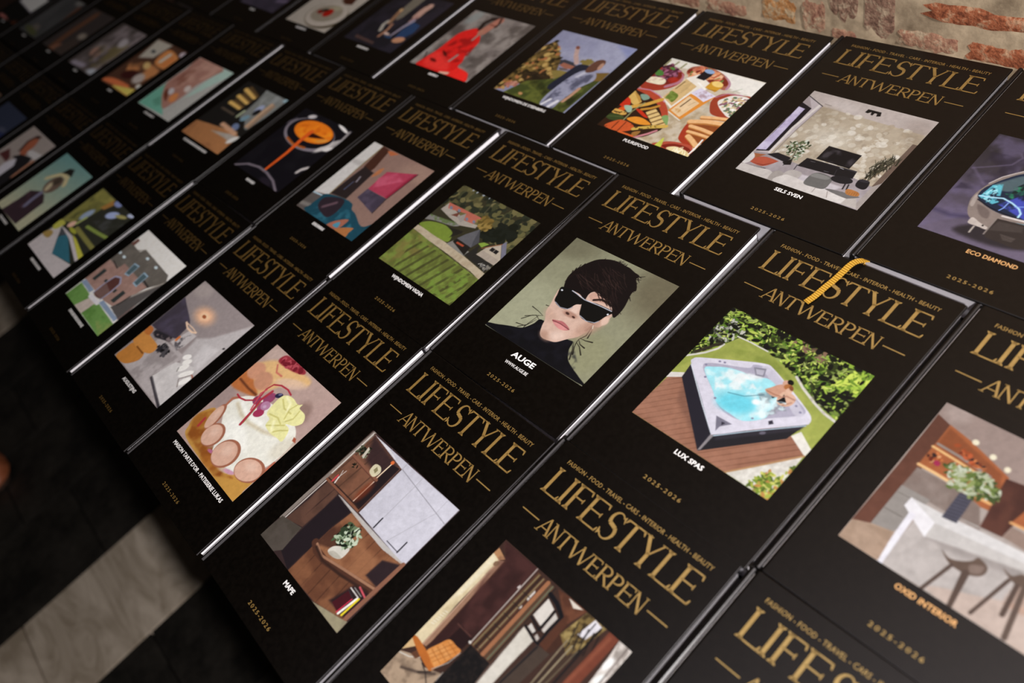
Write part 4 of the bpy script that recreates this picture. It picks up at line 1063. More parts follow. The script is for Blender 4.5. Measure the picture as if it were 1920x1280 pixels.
  ['n',(109,133,53),[615,182,937,308,1007,-4,681,-1],41.3,0.55,0.2,0.8,7],
  ['p',(178,161,137),[-18,398,-1,451,223,450,440,435,680,416,998,377,1008,307,856,333,775,336,608,353,445,363,231,375,111,389],4.1,1],
  ['n',(156,136,111),[-18,398,223,450,998,377,1008,307,445,363],41.3,0.55,0.3,0.6,1],
  ['c',(112,129,49),[4,461,47,520,147,557,274,571,384,538,428,451,297,438,141,446],5.2,1],
  ['p',(31,28,24),[274,571,457,604,459,579,397,493,383,550],14.4,0.9],
  ['c',(123,118,114),[-27,526,-11,590,150,613,356,642,323,600,112,563],6.2,1],
  ['n',(82,100,52),[-16,594,346,650,315,606,110,564],30.9,0.5,0.2,0.8,1],
  ['p',(160,149,138),[40,685,54,780,355,695,520,716,527,681,366,634,201,653],4.1,1],
  ['p',(172,95,79),[50,783,264,788,485,793,471,706,353,696,310,762,219,744,97,725],4.1,1],
  ['p',(104,59,47),[190,681,243,746,264,693],3.1,1],
  ['p',(144,134,128),[264,693,310,762,355,695,345,663],3.1,1],
  ['e',(111,113,128),[119,744,138,746,131,729],4.1,1],
  ['e',(111,113,128),[218,755,236,756,230,739],4.1,1],
  ['e',(111,113,128),[369,718,386,719,380,703],4.1,1],
  ['e',(111,113,128),[454,727,471,728,465,712],4.1,1],
  ['d',[(120,95,46),(141,115,61),(93,75,35)],[486,751,497,823,601,812,651,734,612,688],60,18.6,35.1,0.7,9,1],
  ['p',(124,120,114),[430,432,459,487,723,468,682,414],6.2,1],
  ['p',(30,26,23),[464,477,473,521,661,516,682,420],4.1,1],
  ['l',(162,70,47),[511,488,588,488],18.6,18.6,8.3,1],
  ['p',(91,89,93),[576,694,687,585,667,510,468,521,501,589],3.1,1],
  ['p',(70,69,73),[576,694,687,585,667,510,631,569],6.2,1],
  ['p',(37,34,31),[681,426,715,565,776,479,988,477,982,388],8.3,1],
  ['d',[(176,171,163),(93,88,85),(123,116,107)],[849,428,912,439,1006,444,978,392],24,8.3,20.6,0.4,11,1],
  ['p',(175,160,143),[768,484,790,579,884,665,1008,541,996,475],3.1,1],
  ['p',(161,146,133),[768,484,791,544,992,534,994,476],3.1,1],
  ['p',(109,106,121),[884,669,898,714,1000,609,1004,547],3.1,1],
  ['p',(25,22,23),[834,571,836,607,923,603,924,567],2.1,1],
  ['l',(175,160,143),[880,566,879,606],5.2,5.2,1.0,1],
  ['l',(129,80,51),[760,554,886,672],9.3,9.3,4.1,1],
  ['p',(123,145,58),[689,576,728,610,785,616,750,557],6.2,1]], [0.916, 0.971, 1.006]),
 'red panel interior': (150, [['f',(126,98,88)],
  ['e',(144,115,101),[860,891,1076,910,874,784],143.7,0.7],
  ['p',(189,182,178),[-6,1003,161,1000,174,625,207,264,-30,213],4.8,1],
  ['p',(158,151,147),[-4,725,163,756,164,681,14,687],35.9,0.7],
  ['l',(113,96,55),[161,1000,174,625,206,271],12.0,12.0,4.8,1],
  ['p',(61,33,24),[161,1000,288,988,355,740,340,629,216,705],14.4,1],
  ['p',(36,27,27),[227,710,407,691,427,496,444,317,209,287,213,525],19.2,1],
  ['l',(128,119,126),[314,587,335,524],19.2,19.2,9.6,1],
  ['l',(81,88,115),[304,509,302,391],9.6,9.6,9.6,1],
  ['p',(164,90,55),[268,971,331,992,439,991,364,936],9.6,1],
  ['c',(160,98,64),[430,643,420,741,456,788,479,710],16.8,1],
  ['p',(153,52,73),[532,768,877,892,857,526,544,517],4.8,1],
  ['n',(182,84,106),[517,670,655,808,808,752,587,559],107.8,0.5,0.3,0.7,1],
  ['l',(120,24,43),[863,864,837,541],35.9,35.9,28.7,0.8],
  ['p',(57,48,61),[544,517,848,519,874,328,541,391],4.8,1],
  ['n',(79,68,84),[544,517,848,519,874,328,541,391],71.9,0.5,0.3,0.7,1],
  ['l',(33,24,27),[880,889,855,516,879,330],9.6,9.6,6.0,1],
  ['p',(81,73,70),[-24,209,160,248,168,135,191,3,0,0],14.4,1],
  ['l',(128,121,115),[2,52,167,77],43.1,43.1,24.0,0.7],
  ['l',(161,182,193),[-4,211,141,224],16.8,16.8,9.6,1],
  ['c',(22,60,74),[192,-4,144,80,148,184,174,262,418,311,568,308,633,257,728,236,883,173,956,178,1019,251,1013,115,1005,-2],6.0,1],
  ['n',(42,94,110),[191,3,257,137,625,239,913,61,652,-10],71.9,0.5,0.3,0.8,1],
  ['c',(39,29,36),[226,121,208,228,430,303,506,192,484,68,355,72],14.4,1],
  ['l',(110,81,90),[301,131,393,234],35.9,35.9,16.8,0.7],
  ['c',(153,96,55),[699,-1,745,53,867,111,875,54,881,-7],7.2,1],
  ['c',(145,88,70),[565,-3,612,86,728,156,715,17],7.2,1],
  ['c',(69,126,146),[625,31,667,94,707,33],7.2,1]], [1.137, 1.212, 1.26]),
 'pouring pan': (140, [['f',(8,6,12)],
  ['n',(17,15,20),[-234,69,517,1062,1224,488,855,-50],221.3,0.5,0.3,0.6,1],
  ['e',(109,100,107),[484,731,870,829,714,544],11.1,1],
  ['e',(9,7,14),[480,749,831,843,682,580],8.9,1],
  ['l',(150,73,22),[258,580,442,543,643,569],28.8,28.8,15.5,0.9],
  ['e',(187,179,174),[904,711,984,847,951,699],44.3,0.8],
  ['e',(9,7,14),[520,760,855,828,685,613],13.3,1],
  ['e',(198,101,18),[504,782,818,843,642,653],8.9,1],
  ['n',(220,127,27),[235,703,344,883,784,861,804,717,452,639],88.5,0.5,0.3,0.7,1],
  ['n',(164,64,4),[202,796,484,876,710,829,414,714],99.6,0.5,0.3,0.7,4],
  ['c',(39,7,0),[481,723,514,764,692,770,743,767,533,700],17.7,1],
  ['e',(184,126,53),[751,731,822,775,783,720],33.2,0.8],
  ['l',(189,74,22),[476,767,474,635,502,416,498,125],70.8,37.6,8.9,1],
  ['e',(171,163,163),[240,940,292,970,276,923],22.1,1],
  ['e',(194,187,183),[832,972,955,948,835,953],22.1,1],
  ['l',(128,121,120),[961,964,995,789,962,662],37.6,37.6,17.7,1],
  ['e',(186,179,175),[949,681,989,724,980,670],22.1,1],
  ['l',(96,88,95),[-22,715,61,832],33.2,33.2,22.1,0.8],
  ['l',(98,88,95),[26,3,185,90,385,126,568,118,768,78,948,2],28.8,28.8,13.3,1],
  ['e',(30,23,32),[690,27,809,24,699,-17],55.3,0.8],
  ['l',(166,157,154),[987,390,939,342,925,293],44.3,44.3,22.1,1]], [1.525, 1.616, 1.688]),
 'kitchen lamps': (100, [['f',(16,14,13)],
  ['p',(91,91,88),[481,994,1019,996,1009,727,950,423,686,429,601,512,547,816],25.7,1],
  ['n',(117,117,116),[481,994,1019,996,695,730],96.3,0.5,0.3,0.7,1],
  ['p',(112,92,76),[874,862,934,862,965,441,850,462],19.3,1],
  ['l',(142,114,91),[847,851,850,686,883,470],53.5,53.5,15.0,1],
  ['e',(108,126,132),[978,980,1023,998,996,952],21.4,1],
  ['p',(17,15,13),[513,524,766,509,984,369,898,320,631,406],25.7,1],
  ['e',(80,90,114),[737,391,792,415,791,344],25.7,1],
  ['e',(86,107,117),[706,543,731,601,755,533],21.4,1],
  ['e',(119,123,143),[748,727,758,803,802,714],25.7,1],
  ['e',(17,16,18),[771,677,787,731,821,667],21.4,1],
  ['l',(170,134,73),[156,637,432,624],57.8,57.8,21.4,1],
  ['l',(83,59,31),[195,690,454,658],42.8,42.8,25.7,0.8],
  ['l',(170,134,73),[152,761,445,727],57.8,57.8,21.4,1],
  ['l',(83,59,31),[192,814,467,761],42.8,42.8,25.7,0.8],
  ['l',(170,134,73),[138,882,453,829],57.8,57.8,21.4,1],
  ['l',(83,59,31),[178,935,476,862],42.8,42.8,25.7,0.8],
  ['l',(131,135,109),[557,518,561,616],42.8,42.8,17.1,1],
  ['p',(129,85,52),[-18,-3,-1,221,258,262,854,336,971,306,1003,-14],12.8,1],
  ['n',(109,68,42),[-18,-3,-1,221,1003,-14],128.4,0.5,0.3,0.6,1],
  ['p',(129,120,112),[436,205,835,293,968,299,972,192,768,207],32.1,1],
  ['e',(165,160,155),[941,236,980,310,986,228],25.7,1],
  ['l',(153,115,90),[481,343,859,315],64.2,64.2,25.7,1],
  ['l',(73,60,48),[147,522,463,516],32.1,32.1,21.4,0.8]], [2.167, 2.316, 2.438]),
 'salmon form on green': (90, [['f',(121,117,112)],
  ['p',(75,117,101),[9,5,1,258,41,452,530,137,752,32,394,22],18.3,1],
  ['p',(57,93,77),[208,135,250,251,471,138,395,84],68.8,0.7],
  ['p',(118,138,128),[697,1000,1019,1002,1008,930,791,457,724,383],57.3,0.8],
  ['c',(115,80,70),[44,1007,711,992,728,854,636,608,666,385,646,207,594,107,372,198,213,287,26,459,32,747],18.3,1],
  ['n',(138,105,92),[44,1007,711,992,636,608,309,424],137.6,0.48,0.3,0.8,1],
  ['n',(84,47,36),[36,840,275,794,357,492,142,413],126.1,0.5,0.3,0.7,1],
  ['c',(145,88,50),[478,252,433,346,523,392,616,293,590,234],22.9,1],
  ['c',(71,33,20),[264,281,191,380,349,314,469,211],22.9,1],
  ['e',(144,143,146),[329,369,324,417,408,349],27.5,0.8],
  ['e',(153,145,139),[566,508,571,559,643,487],27.5,0.8]], [3.028, 3.27, 3.469]),
 'small dishes': (70, [['f',(47,28,19)],
  ['p',(116,109,99),[1,979,501,996,449,680,120,580],48.2,1],
  ['e',(36,39,40),[265,774,295,797,326,755],28.9,1],
  ['c',(136,84,46),[611,633,550,908,1032,830,1030,617],28.9,1],
  ['l',(159,72,34),[892,656,894,807],48.2,48.2,24.1,1],
  ['l',(154,137,122),[713,694,719,836],72.3,72.3,28.9,1],
  ['e',(130,118,122),[983,926,1003,971,1065,904],36.1,1],
  ['n',(143,92,53),[82,449,521,602,967,558,1012,291,338,231],144.6,0.5,0.3,0.8,1],
  ['e',(33,8,7),[443,294,559,386,598,262],72.3,1],
  ['e',(116,106,100),[746,304,785,393,885,269],72.3,1],
  ['c',(134,68,39),[30,16,174,120,734,151,738,78],28.9,1],
  ['c',(157,120,56),[401,26,648,82,999,140,1034,21,691,11],28.9,1],
  ['e',(155,143,126),[973,204,997,237,1043,181],36.1,1],
  ['e',(138,110,69),[549,535,580,584,666,500],48.2,1]], [3.842, 4.094, 4.369]),
 'oysters': (60, [['f',(43,37,35)],
  ['n',(79,70,70),[141,989,1136,986,1140,22,149,12],174.3,0.45,0.3,0.9,1],
  ['n',(64,55,31),[166,471,932,727,1034,182,601,99],145.2,0.5,0.3,0.8,1],
  ['e',(101,94,94),[710,698,714,789,850,670],72.6,1],
  ['e',(95,70,59),[345,350,348,441,509,317],87.1,1],
  ['e',(104,104,107),[950,66,1119,99,1019,20],72.6,1],
  ['l',(89,81,88),[136,37,533,74],87.1,87.1,58.1,1],
  ['l',(19,17,17),[410,253,362,446],87.1,87.1,72.6,0.7]], [4.568, 4.89, 5.246]),
 'brown slices': (50, [['f',(25,20,19)],
  ['l',(50,29,18),[387,-6,330,406,342,876],180.1,180.1,83.1,1],
  ['e',(72,64,57),[816,451,857,519,953,428],83.1,1],
  ['e',(68,42,31),[536,72,578,168,656,58],69.3,1],
  ['p',(30,23,20),[917,13,1054,326,689,369,522,13],83.1,1]], [5.504, 5.926, 6.233]),
 'grey haze': (50, [['f',(27,26,26)],
  ['n',(38,36,36),[283,31,-180,890,926,1196,1330,78],459.0,0.5,0.4,0.8,1],
  ['l',(48,28,20),[1055,536,935,854],122.4,122.4,76.5,1],
  ['e',(54,51,49),[745,964,813,1029,890,930],91.8,1],
  ['e',(48,42,38),[500,158,498,247,676,140],107.1,1],
  ['e',(34,34,18),[470,90,834,60,470,31],107.1,1]], [6.395, 6.918, 7.302]),
 'white strip': (50, [['f',(0,0,0)],
  ['p',(126,117,125),[-3815,752,-109,459,1468,314,1509,663,850,743,-2432,1078],50.4,1],
  ['e',(85,47,43),[188,-9,593,-13,191,-72],100.8,1],
  ['e',(34,11,3),[1033,28,1253,112,1175,-5],100.8,1]], [7.505, 7.935, 8.402]),
 'glass dome cleaner': (240, [['f',(70,61,78)],
  ['g',(35,30,32),(110,97,117),[44,1013,84,7]],
  ['n',(117,104,138),[4,1005,255,1019,303,334,1,3],119.0,0.5,0.35,0.6,3],
  ['n',(40,33,49),[48,822,290,827,221,491,16,412],85.9,0.5,0.3,0.6,5],
  ['l',(108,95,119),[18,630,94,675,209,749,236,833,212,864],9.3,9.3,14.5,0.8],
  ['l',(108,95,119),[23,632,93,571,147,515],14.5,14.5,19.8,0.7],
  ['l',(63,55,84),[13,188,113,179,213,210],33.1,33.1,33.1,0.7],
  ['c',(39,33,37),[194,65,274,164,459,147,645,109,455,43],46.3,0.9],
  ['c',(145,128,120),[181,262,159,321,148,375,152,442,177,540,213,623,298,720,410,760,535,701,627,543,633,359,540,236,413,179,340,151,262,187,211,219],2.6,1],
  ['c',(187,171,162),[168,315,156,384,161,421,181,371,191,307],7.9,0.8],
  ['c',(104,88,84),[207,334,293,309,315,243,262,254],15.9,0.7],
  ['l',(209,196,192),[173,536,214,622,299,719,383,758],6.6,6.6,2.6,1],
  ['c',(22,37,61),[172,402,169,475,196,539,234,607,309,698,412,721,514,652,580,491,563,389,503,311,403,312,329,318,236,349],2.6,1],
  ['c',(89,107,111),[205,523,257,608,319,678,371,662,360,568,297,507],19.8,0.9],
  ['n',(103,202,218),[181,401,201,531,250,564,303,402,268,355],26.4,0.45,0.2,0.9,7],
  ['n',(178,245,253),[181,401,201,531,252,525,256,378],15.9,0.55,0.15,0.9,8],
  ['n',(40,138,91),[278,498,356,605,450,504,357,458],33.1,0.48,0.2,0.8,9],
  ['n',(72,82,191),[307,384,399,518,492,476,499,318],46.3,0.4,0.3,0.9,10],
  ['n',(3,9,23),[297,507,352,613,481,557,412,465],33.1,0.5,0.2,0.8,12],
  ['l',(190,234,254),[179,410,255,427,311,445,373,427,429,397,457,363,459,326],11.9,11.9,6.6,1],
  ['l',(143,174,246),[354,418,351,367,338,336],7.9,7.9,5.3,1],
  ['l',(143,174,246),[403,403,446,424],6.6,6.6,5.3,1],
  ['l',(11,15,29),[188,375,276,340,368,323,501,314],9.3,9.3,2.6,1],
  ['l',(226,213,207),[380,300,435,304,544,313],14.5,14.5,4.0,1],
  ['l',(109,172,196),[384,259,518,281,607,299],10.6,10.6,4.0,1],
  ['p',(53,44,42),[354,158,366,269,531,283,658,307,685,140,568,77,376,94],4.0,1],
  ['p',(78,68,64),[367,155,383,249,525,266,537,216],15.9,0.7],
  ['c',(203,187,178),[231,176,239,218,294,194,355,173,356,154,289,158,246,159],3.3,1],
  ['l',(181,167,157),[283,92,282,149],11.9,11.9,5.3,1],
  ['l',(143,129,122),[360,114,361,257],9.3,9.3,4.0,1],
  ['l',(140,125,117),[442,152,530,152],3.3,3.3,2.0,0.7],
  ['l',(140,125,117),[452,141,527,142],3.3,3.3,2.0,0.7],
  ['l',(140,125,117),[462,129,525,131],3.3,3.3,2.0,0.7],
  ['l',(140,125,117),[473,118,522,121],3.3,3.3,2.0,0.7],
  ['e',(17,13,13),[322,177,328,177,323,170],2.0,1]], [0.632, 0.678, 0.713]),
 'living room': (280, [['f',(187,172,165)],
  ['e',(164,148,140),[914,901,1011,903,912,821],116.8,0.8],
  ['e',(203,189,183),[304,898,442,897,311,830],116.8,0.7],
  ['p',(181,164,143),[169,858,993,836,1008,726,967,239,484,208,127,244,147,620],0.0,1],
  ['d',[(216,203,186),(170,151,128),(229,219,207),(158,141,121),(202,188,169),(223,212,197),(190,174,152)],[169,858,993,836,1008,726,967,239,484,208,127,244,147,620],300,16.6,31.2,0.85,3,0.6],
  ['e',(230,220,206),[432,560,585,546,424,448],194.7,0.5],
  ['e',(143,125,105),[943,782,1013,773,934,713],116.8,0.5],
  ['e',(157,139,116),[237,799,355,791,229,725],97.4,0.5],
  ['p',(189,175,176),[4,933,166,860,123,242,5,223,2,545],0.0,1],
  ['p',(19,14,23),[-5,848,105,807,105,267,12,230],1.9,1],
  ['p',(186,171,202),[3,792,62,783,77,269,2,244,10,505],2.9,1],
  ['n',(219,207,229),[3,792,62,783,77,269,2,244],48.7,0.5,0.3,0.7,2],
  ['l',(219,207,201),[140,858,109,561,118,257],21.4,21.4,5.8,1],
  ['l',(142,128,124),[166,850,147,549,149,254],7.8,7.8,4.9,1],
  ['p',(160,145,145),[4,933,102,810,-1,849],3.9,1],
  ['l',(12,9,17),[-2,935,167,858],6.8,6.8,1.9,1],
  ['l',(144,130,122),[167,890,222,887],6.8,6.8,2.9,1],
  ['p',(104,84,73),[967,727,1009,727,997,250,957,239],2.9,1],
  ['p',(143,123,111),[1008,726,1018,724,1006,295,1000,252],2.9,1],
  ['p',(157,144,146),[131,246,416,227,799,266,960,236,1004,301,1003,-2,-1,-7,9,221],0.0,1],
  ['n',(187,175,178),[131,246,960,236,1003,-2,-1,-7],107.1,0.5,0.4,0.6,6],
  ['p',(209,198,202),[470,149,699,154,796,151,723,65,476,86],19.5,0.8],
  ['p',(165,152,146),[960,236,1004,301,1003,-2,956,20],9.7,1],
  ['p',(12,10,15),[467,487,729,488,728,332,463,331],1.9,1],
  ['n',(70,63,67),[478,471,726,476,720,344,486,341],68.2,0.52,0.25,0.8,8],
  ['p',(20,18,23),[403,314,791,332,804,253,675,230,387,213],1.9,1],
  ['l',(72,67,72),[537,318,789,322],4.9,4.9,1.9,1],
  ['l',(52,48,54),[659,289,674,232],3.9,3.9,1.9,1],
  ['l',(105,99,103),[445,293,480,296],3.9,3.9,0.0,1],
  ['l',(105,99,103),[587,243,621,246],3.9,3.9,0.0,1],
  ['l',(173,165,165),[667,317,696,313],5.8,5.8,1.9,1],
  ['l',(35,32,37),[383,221,390,171],5.8,5.8,1.9,1],
  ['p',(25,23,28),[115,230,177,277,309,267,280,207],2.9,1],
  ['d',[(76,89,55),(28,39,21),(207,212,196),(53,69,37),(141,151,123)],[173,392,214,438,295,473,355,433,338,369,351,267,309,261,236,296],110,8.8,19.5,0.4,9,1],
  ['p',(17,15,18),[269,202,316,264,340,201,297,181],2.9,1],
  ['l',(31,29,35),[294,173,294,213],4.9,4.9,0.0,1],
  ['l',(55,52,36),[323,227,273,381],4.9,4.9,0.0,1],
  ['l',(89,70,50),[880,266,886,383,915,511],7.8,7.8,2.9,1],
  ['l',(106,86,62),[905,272,924,375,960,519],6.8,6.8,2.9,1],
  ['h',[(52,50,36),(26,25,18),(82,79,59),(14,13,6)],[858,294,856,458,927,561,989,532,938,407,896,287],110,[879,341,884,414],0.6,5.8,12,1],
  ['c',(23,21,26),[860,200,847,257,877,277,923,272,938,213,917,187],2.9,1],
  ['e',(52,48,54),[884,266,921,271,886,252],7.8,0.7],
  ['c',(181,84,61),[32,135,111,198,227,199,232,185,167,107,63,107],3.9,1],
  ['p',(163,95,59),[5,199,114,224,61,159],4.9,1],
  ['c',(216,207,203),[-7,69,-3,202,48,170,44,99],4.9,1],
  ['l',(140,123,117),[-9,74,35,70,162,101],7.8,7.8,3.9,1],
  ['p',(23,24,30),[100,77,203,97,194,83],3.9,1],
  ['p',(137,57,43),[66,109,164,110,231,187,157,121],3.9,1],
  ['c',(201,190,184),[-2,-8,3,69,100,77,254,87,284,6],4.9,1],
  ['c',(164,153,147),[283,1,272,82,310,116,367,85,359,-2],4.9,1],
  ['c',(182,171,165),[354,88,376,157,464,159,455,83],4.9,1],
  ['c',(210,199,193),[355,-8,356,85,428,103,664,74,724,78,860,95,883,10],4.9,1],
  ['n',(226,216,210),[355,-8,356,85,860,95,883,10],58.4,0.5,0.3,0.6,1],
  ['l',(157,145,139),[637,23,634,66],4.9,4.9,3.9,1],
  ['l',(150,136,129),[755,18,727,73],4.9,4.9,3.9,1],
  ['c',(107,103,100),[534,75,525,149,545,200,595,218,678,202,696,153,689,84,606,69],3.9,1],
  ['c',(140,136,132),[535,160,561,202,660,200,646,168],9.7,0.8],
  ['e',(27,25,30),[746,215,823,226,753,178],2.9,1],
  ['l',(20,17,22),[801,138,791,186],9.7,9.7,1.9,1],
  ['l',(20,17,22),[827,143,815,191],9.7,9.7,1.9,1],
  ['c',(112,106,104),[701,86,757,106,932,118,931,99,877,66],3.9,1],
  ['c',(180,116,63),[831,124,836,155,914,152,930,117,862,102],2.9,1],
  ['s',(137,82,38),[831,124,914,152,930,117,862,102],[847,138,863,140],0.3,0.6],
  ['p',(187,175,168),[877,66,934,100,984,9,869,6],4.9,1],
  ['p',(9,6,11),[489,952,595,951,611,910,585,897,573,928,555,926,554,898,538,900,527,931,510,908,487,912],1.9,1]], [0.736, 0.793, 0.837]),
 'shared food table': (240, [['f',(202,185,162)],
  ['n',(169,146,113),[270,347,694,676,942,249,913,-56,445,31],59.4,0.45,0.3,0.8,2],
  ['p',(233,225,215),[274,1015,1014,994,1024,775,762,806],29.7,1],
  ['p',(226,218,205),[-21,1017,331,1008,240,919,11,892],19.8,1],
  ['n',(190,177,158),[761,832,1012,802,863,463,732,510],49.5,0.5,0.3,0.7,4],
  ['l',(141,158,127),[820,803,869,861],5.9,5.9,7.9,0.7],
  ['l',(140,135,93),[11,892,9,970],17.8,17.8,7.9,1],
  ['l',(140,135,93),[93,922,101,974],17.8,17.8,7.9,1],
  ['l',(140,135,93),[176,910,184,976],17.8,17.8,7.9,1],
  ['c',(159,53,34),[-17,570,-17,663,-10,842,68,913,236,862,287,819,313,720,246,617,129,557],4.9,1],
  ['c',(190,142,173),[203,864,283,825,312,733,231,634,209,660,276,740,267,819],7.9,0.7],
  ['c',(121,30,16),[-6,675,15,837,129,879,232,854,267,764,201,670],7.9,1],
  ['d',[(97,43,63),(131,70,92),(162,96,121),(68,25,41)],[18,747,-5,887,59,924,199,870,235,752,214,703,131,726],120,13.9,21.8,0.85,3,1],
  ['c',(236,221,191),[-12,645,-14,697,45,729,143,731,183,691,163,653,68,640],4.9,1],
  ['n',(161,85,73),[-5,661,45,729,143,731,55,642],39.6,0.58,0.2,0.6,1],
  ['c',(74,125,52),[0,768,-4,823,64,806,87,766,39,747],5.9,1],
  ['c',(74,125,52),[79,875,95,894,132,887,134,860],4.9,1],
  ['e',(175,36,19),[220,746,258,774,254,718],19.8,0.8],
  ['c',(166,96,75),[272,869,259,947,332,994,465,1002,613,961,723,896,758,824,719,790,560,821,356,852],4.9,1],
  ['c',(122,39,23),[287,874,283,942,451,983,668,915,716,841,567,837],5.9,1],
  ['d',[(223,146,101),(186,92,59),(235,183,144),(205,118,92),(106,122,59)],[300,872,333,981,459,972,622,938,655,871,513,843,372,858],70,21.8,43.5,0.4,5,1],
  ['c',(190,148,181),[602,964,729,892,758,811,736,803,715,880],7.9,0.7],
  ['p',(237,226,210),[323,812,397,901,564,822,579,735,515,395,295,517],4.9,1],
  ['p',(214,178,123),[326,803,485,749,450,457,295,525],3.0,1],
  ['c',(101,118,42),[312,621,402,599,425,555,419,497,365,518,322,521,318,580],4.0,1],
  ['n',(141,157,75),[312,621,402,599,419,497,322,521],19.8,0.5,0.2,0.7,1],
  ['l',(105,81,45),[329,658,342,765],11.9,11.9,4.0,0.8],
  ['l',(139,111,67),[405,628,424,708],4.0,4.0,3.0,0.7],
  ['l',(139,111,67),[394,655,419,731],4.0,4.0,3.0,0.7],
  ['l',(139,111,67),[383,683,415,753],4.0,4.0,3.0,0.7],
  ['l',(139,111,67),[372,711,411,776],4.0,4.0,3.0,0.7],
  ['p',(18,16,23),[408,956,506,960,509,909,490,837,399,843],4.0,1],
  ['e',(143,167,202),[456,957,509,958,467,931],4.9,1],
  ['l',(253,248,242),[461,797,587,738],13.9,13.9,9.9,0.7],
  ['p',(220,137,51),[499,651,615,631,725,691,639,341,460,398],4.0,1],
  ['p',(230,196,153),[508,620,653,575,610,364,481,409],3.0,1],
  ['l',(87,61,35),[529,479,546,590],11.9,11.9,4.0,1],
  ['n',(197,141,74),[497,440,533,468,588,425,552,398],15.8,0.5,0.2,0.7,1],
  ['l',(163,130,91),[584,514,610,577],4.9,4.9,4.0,0.7],
  ['p',(222,212,228),[494,662,532,746,723,702,674,600],4.0,1],
  ['n',(173,141,148),[538,666,594,741,701,691,653,620],39.6,0.52,0.25,0.8,1],
  ['p',(205,148,43),[558,764,564,852,680,854,699,815,680,742],3.0,1],
  ['e',(237,200,118),[633,838,690,839,647,804],4.0,1],
  ['l',(141,94,21),[595,755,687,758],4.9,4.9,3.0,1],
  ['l',(243,235,223),[471,387,643,330],9.9,9.9,4.9,0.8],
  ['c',(46,23,10),[-10,520,145,539,293,489,439,390,561,234,559,132,413,-2,-11,3,-20,433],4.9,1],
  ['c',(179,69,44),[-26,525,41,560,176,551,307,508,449,407,539,302,584,219,555,206,438,337,296,437,144,491],4.9,1],
  ['l',(200,153,186),[-5,538,127,559,258,529,356,475],11.9,11.9,5.9,0.8],
  ['l',(196,125,131),[423,-1,502,82,547,146],25.7,25.7,5.9,1],
  ['c',(217,175,94),[-17,427,-5,501,95,438,163,397,119,339],4.9,1],
  ['c',(189,141,65),[9,486,111,444,156,381],5.9,1],
  ['c',(201,45,22),[-14,305,-9,396,41,389,91,328,54,279],4.9,1],
  ['c',(219,84,29),[28,248,50,284,100,264,62,221],4.9,1],
  ['c',(216,165,81),[-18,195,4,238,126,234,145,202,70,178],4.9,1],
  ['d',[(51,29,12)],[-14,197,119,231,133,204],14,6.9,10.9,0.6,3,1],
  ['e',(55,67,31),[77,144,168,163,101,104],4.9,1],
  ['l',(91,106,54),[-4,127,147,176],9.9,9.9,7.9,0.6],
  ['l',(213,159,67),[117,304,232,391,312,490],45.5,45.5,5.9,1],
  ['l',(196,137,51),[234,316,301,360,349,412],29.7,29.7,5.9,1],
  ['l',(142,142,97),[181,144,172,267,199,398],13.9,13.9,4.9,1],
  ['c',(159,182,159),[49,297,116,318,165,264,138,239],4.9,1],
  ['p',(225,189,124),[293,303,338,377,451,317,568,237,472,186],4.0,1],
  ['s',(103,71,34),[293,303,338,377,451,317,568,237,472,186],[318,340,363,306],0.28,0.85],
  ['c',(230,144,44),[195,168,247,218,333,228,447,192,375,157,287,150],4.9,1],
  ['c',(203,86,41),[74,13,105,92,170,140,297,128,343,76,246,9],5.9,1],
  ['s',(85,30,13),[74,13,170,140,297,128,246,9],[155,61,226,65],0.16,0.8],
  ['c',(200,45,20),[186,299,229,310,362,253,316,247],4.9,1],
  ['l',(207,169,79),[344,87,456,158,586,223],39.6,39.6,4.9,1],
  ['d',[(36,20,8)],[341,102,507,192,523,174,365,86],10,6.9,9.9,0.6,5,1],
  ['c',(130,157,137),[84,474,140,496,199,465,161,423],4.9,1],
  ['c',(127,157,94),[466,310,510,341,583,244,545,253],4.9,1],
  ['c',(155,106,51),[368,49,426,87,427,17,393,9],4.9,1],
  ['l',(215,97,43),[250,4,397,4],29.7,29.7,5.9,1],
  ['c',(155,59,36),[775,554,726,636,731,714,793,767,923,789,1018,776,1012,507,915,491,830,500],4.9,1],
  ['l',(190,142,181),[731,690,794,765,923,789],11.9,11.9,5.9,0.7],
  ['c',(230,220,208),[787,642,803,706,867,767,1017,766,1017,530,902,555],4.9,1],
  ['d',[(102,120,89),(200,165,116),(251,244,236),(138,89,105),(208,187,144)],[797,665,873,759,1014,765,1014,539,894,577],80,9.9,23.7,0.6,7,1],
  ['c',(165,53,30),[769,167,735,271,736,340,812,317,852,210,964,108,870,108,806,128],4.9,1],
  ['p',(140,71,30),[740,336,1005,400,1019,210,974,118,831,201],7.9,1],
  ['l',(178,111,51),[800,430,912,465,1020,490],39.6,39.6,5.9,1],
  ['l',(232,178,123),[789,439,902,473,1010,498],31.7,31.7,7.9,1],
  ['l',(178,111,51),[743,348,872,398,1028,428],57.4,57.4,5.9,1],
  ['l',(232,178,123),[733,356,862,407,1018,436],45.9,45.9,7.9,1],
  ['l',(178,111,51),[784,304,900,305,1029,294],43.5,43.5,5.9,1],
  ['l',(232,178,123),[773,312,890,313,1019,302],34.8,34.8,7.9,1],
  ['l',(178,111,51),[806,242,910,248,1030,246],35.6,35.6,5.9,1],
  ['l',(232,178,123),[796,250,900,255,1021,254],28.5,28.5,7.9,1],
  ['l',(178,111,51),[845,195,913,163,980,127],53.4,53.4,5.9,1],
  ['l',(232,178,123),[835,202,903,171,970,134],42.7,42.7,7.9,1],
  ['c',(175,74,54),[624,0,684,55,758,94,867,112,964,102,1019,-7,777,-7],4.9,1],
  ['c',(121,30,18),[722,11,798,81,948,82,1002,11],7.9,1],
  ['c',(230,207,156),[776,4,820,55,914,55,977,35,1017,-8],7.9,1],
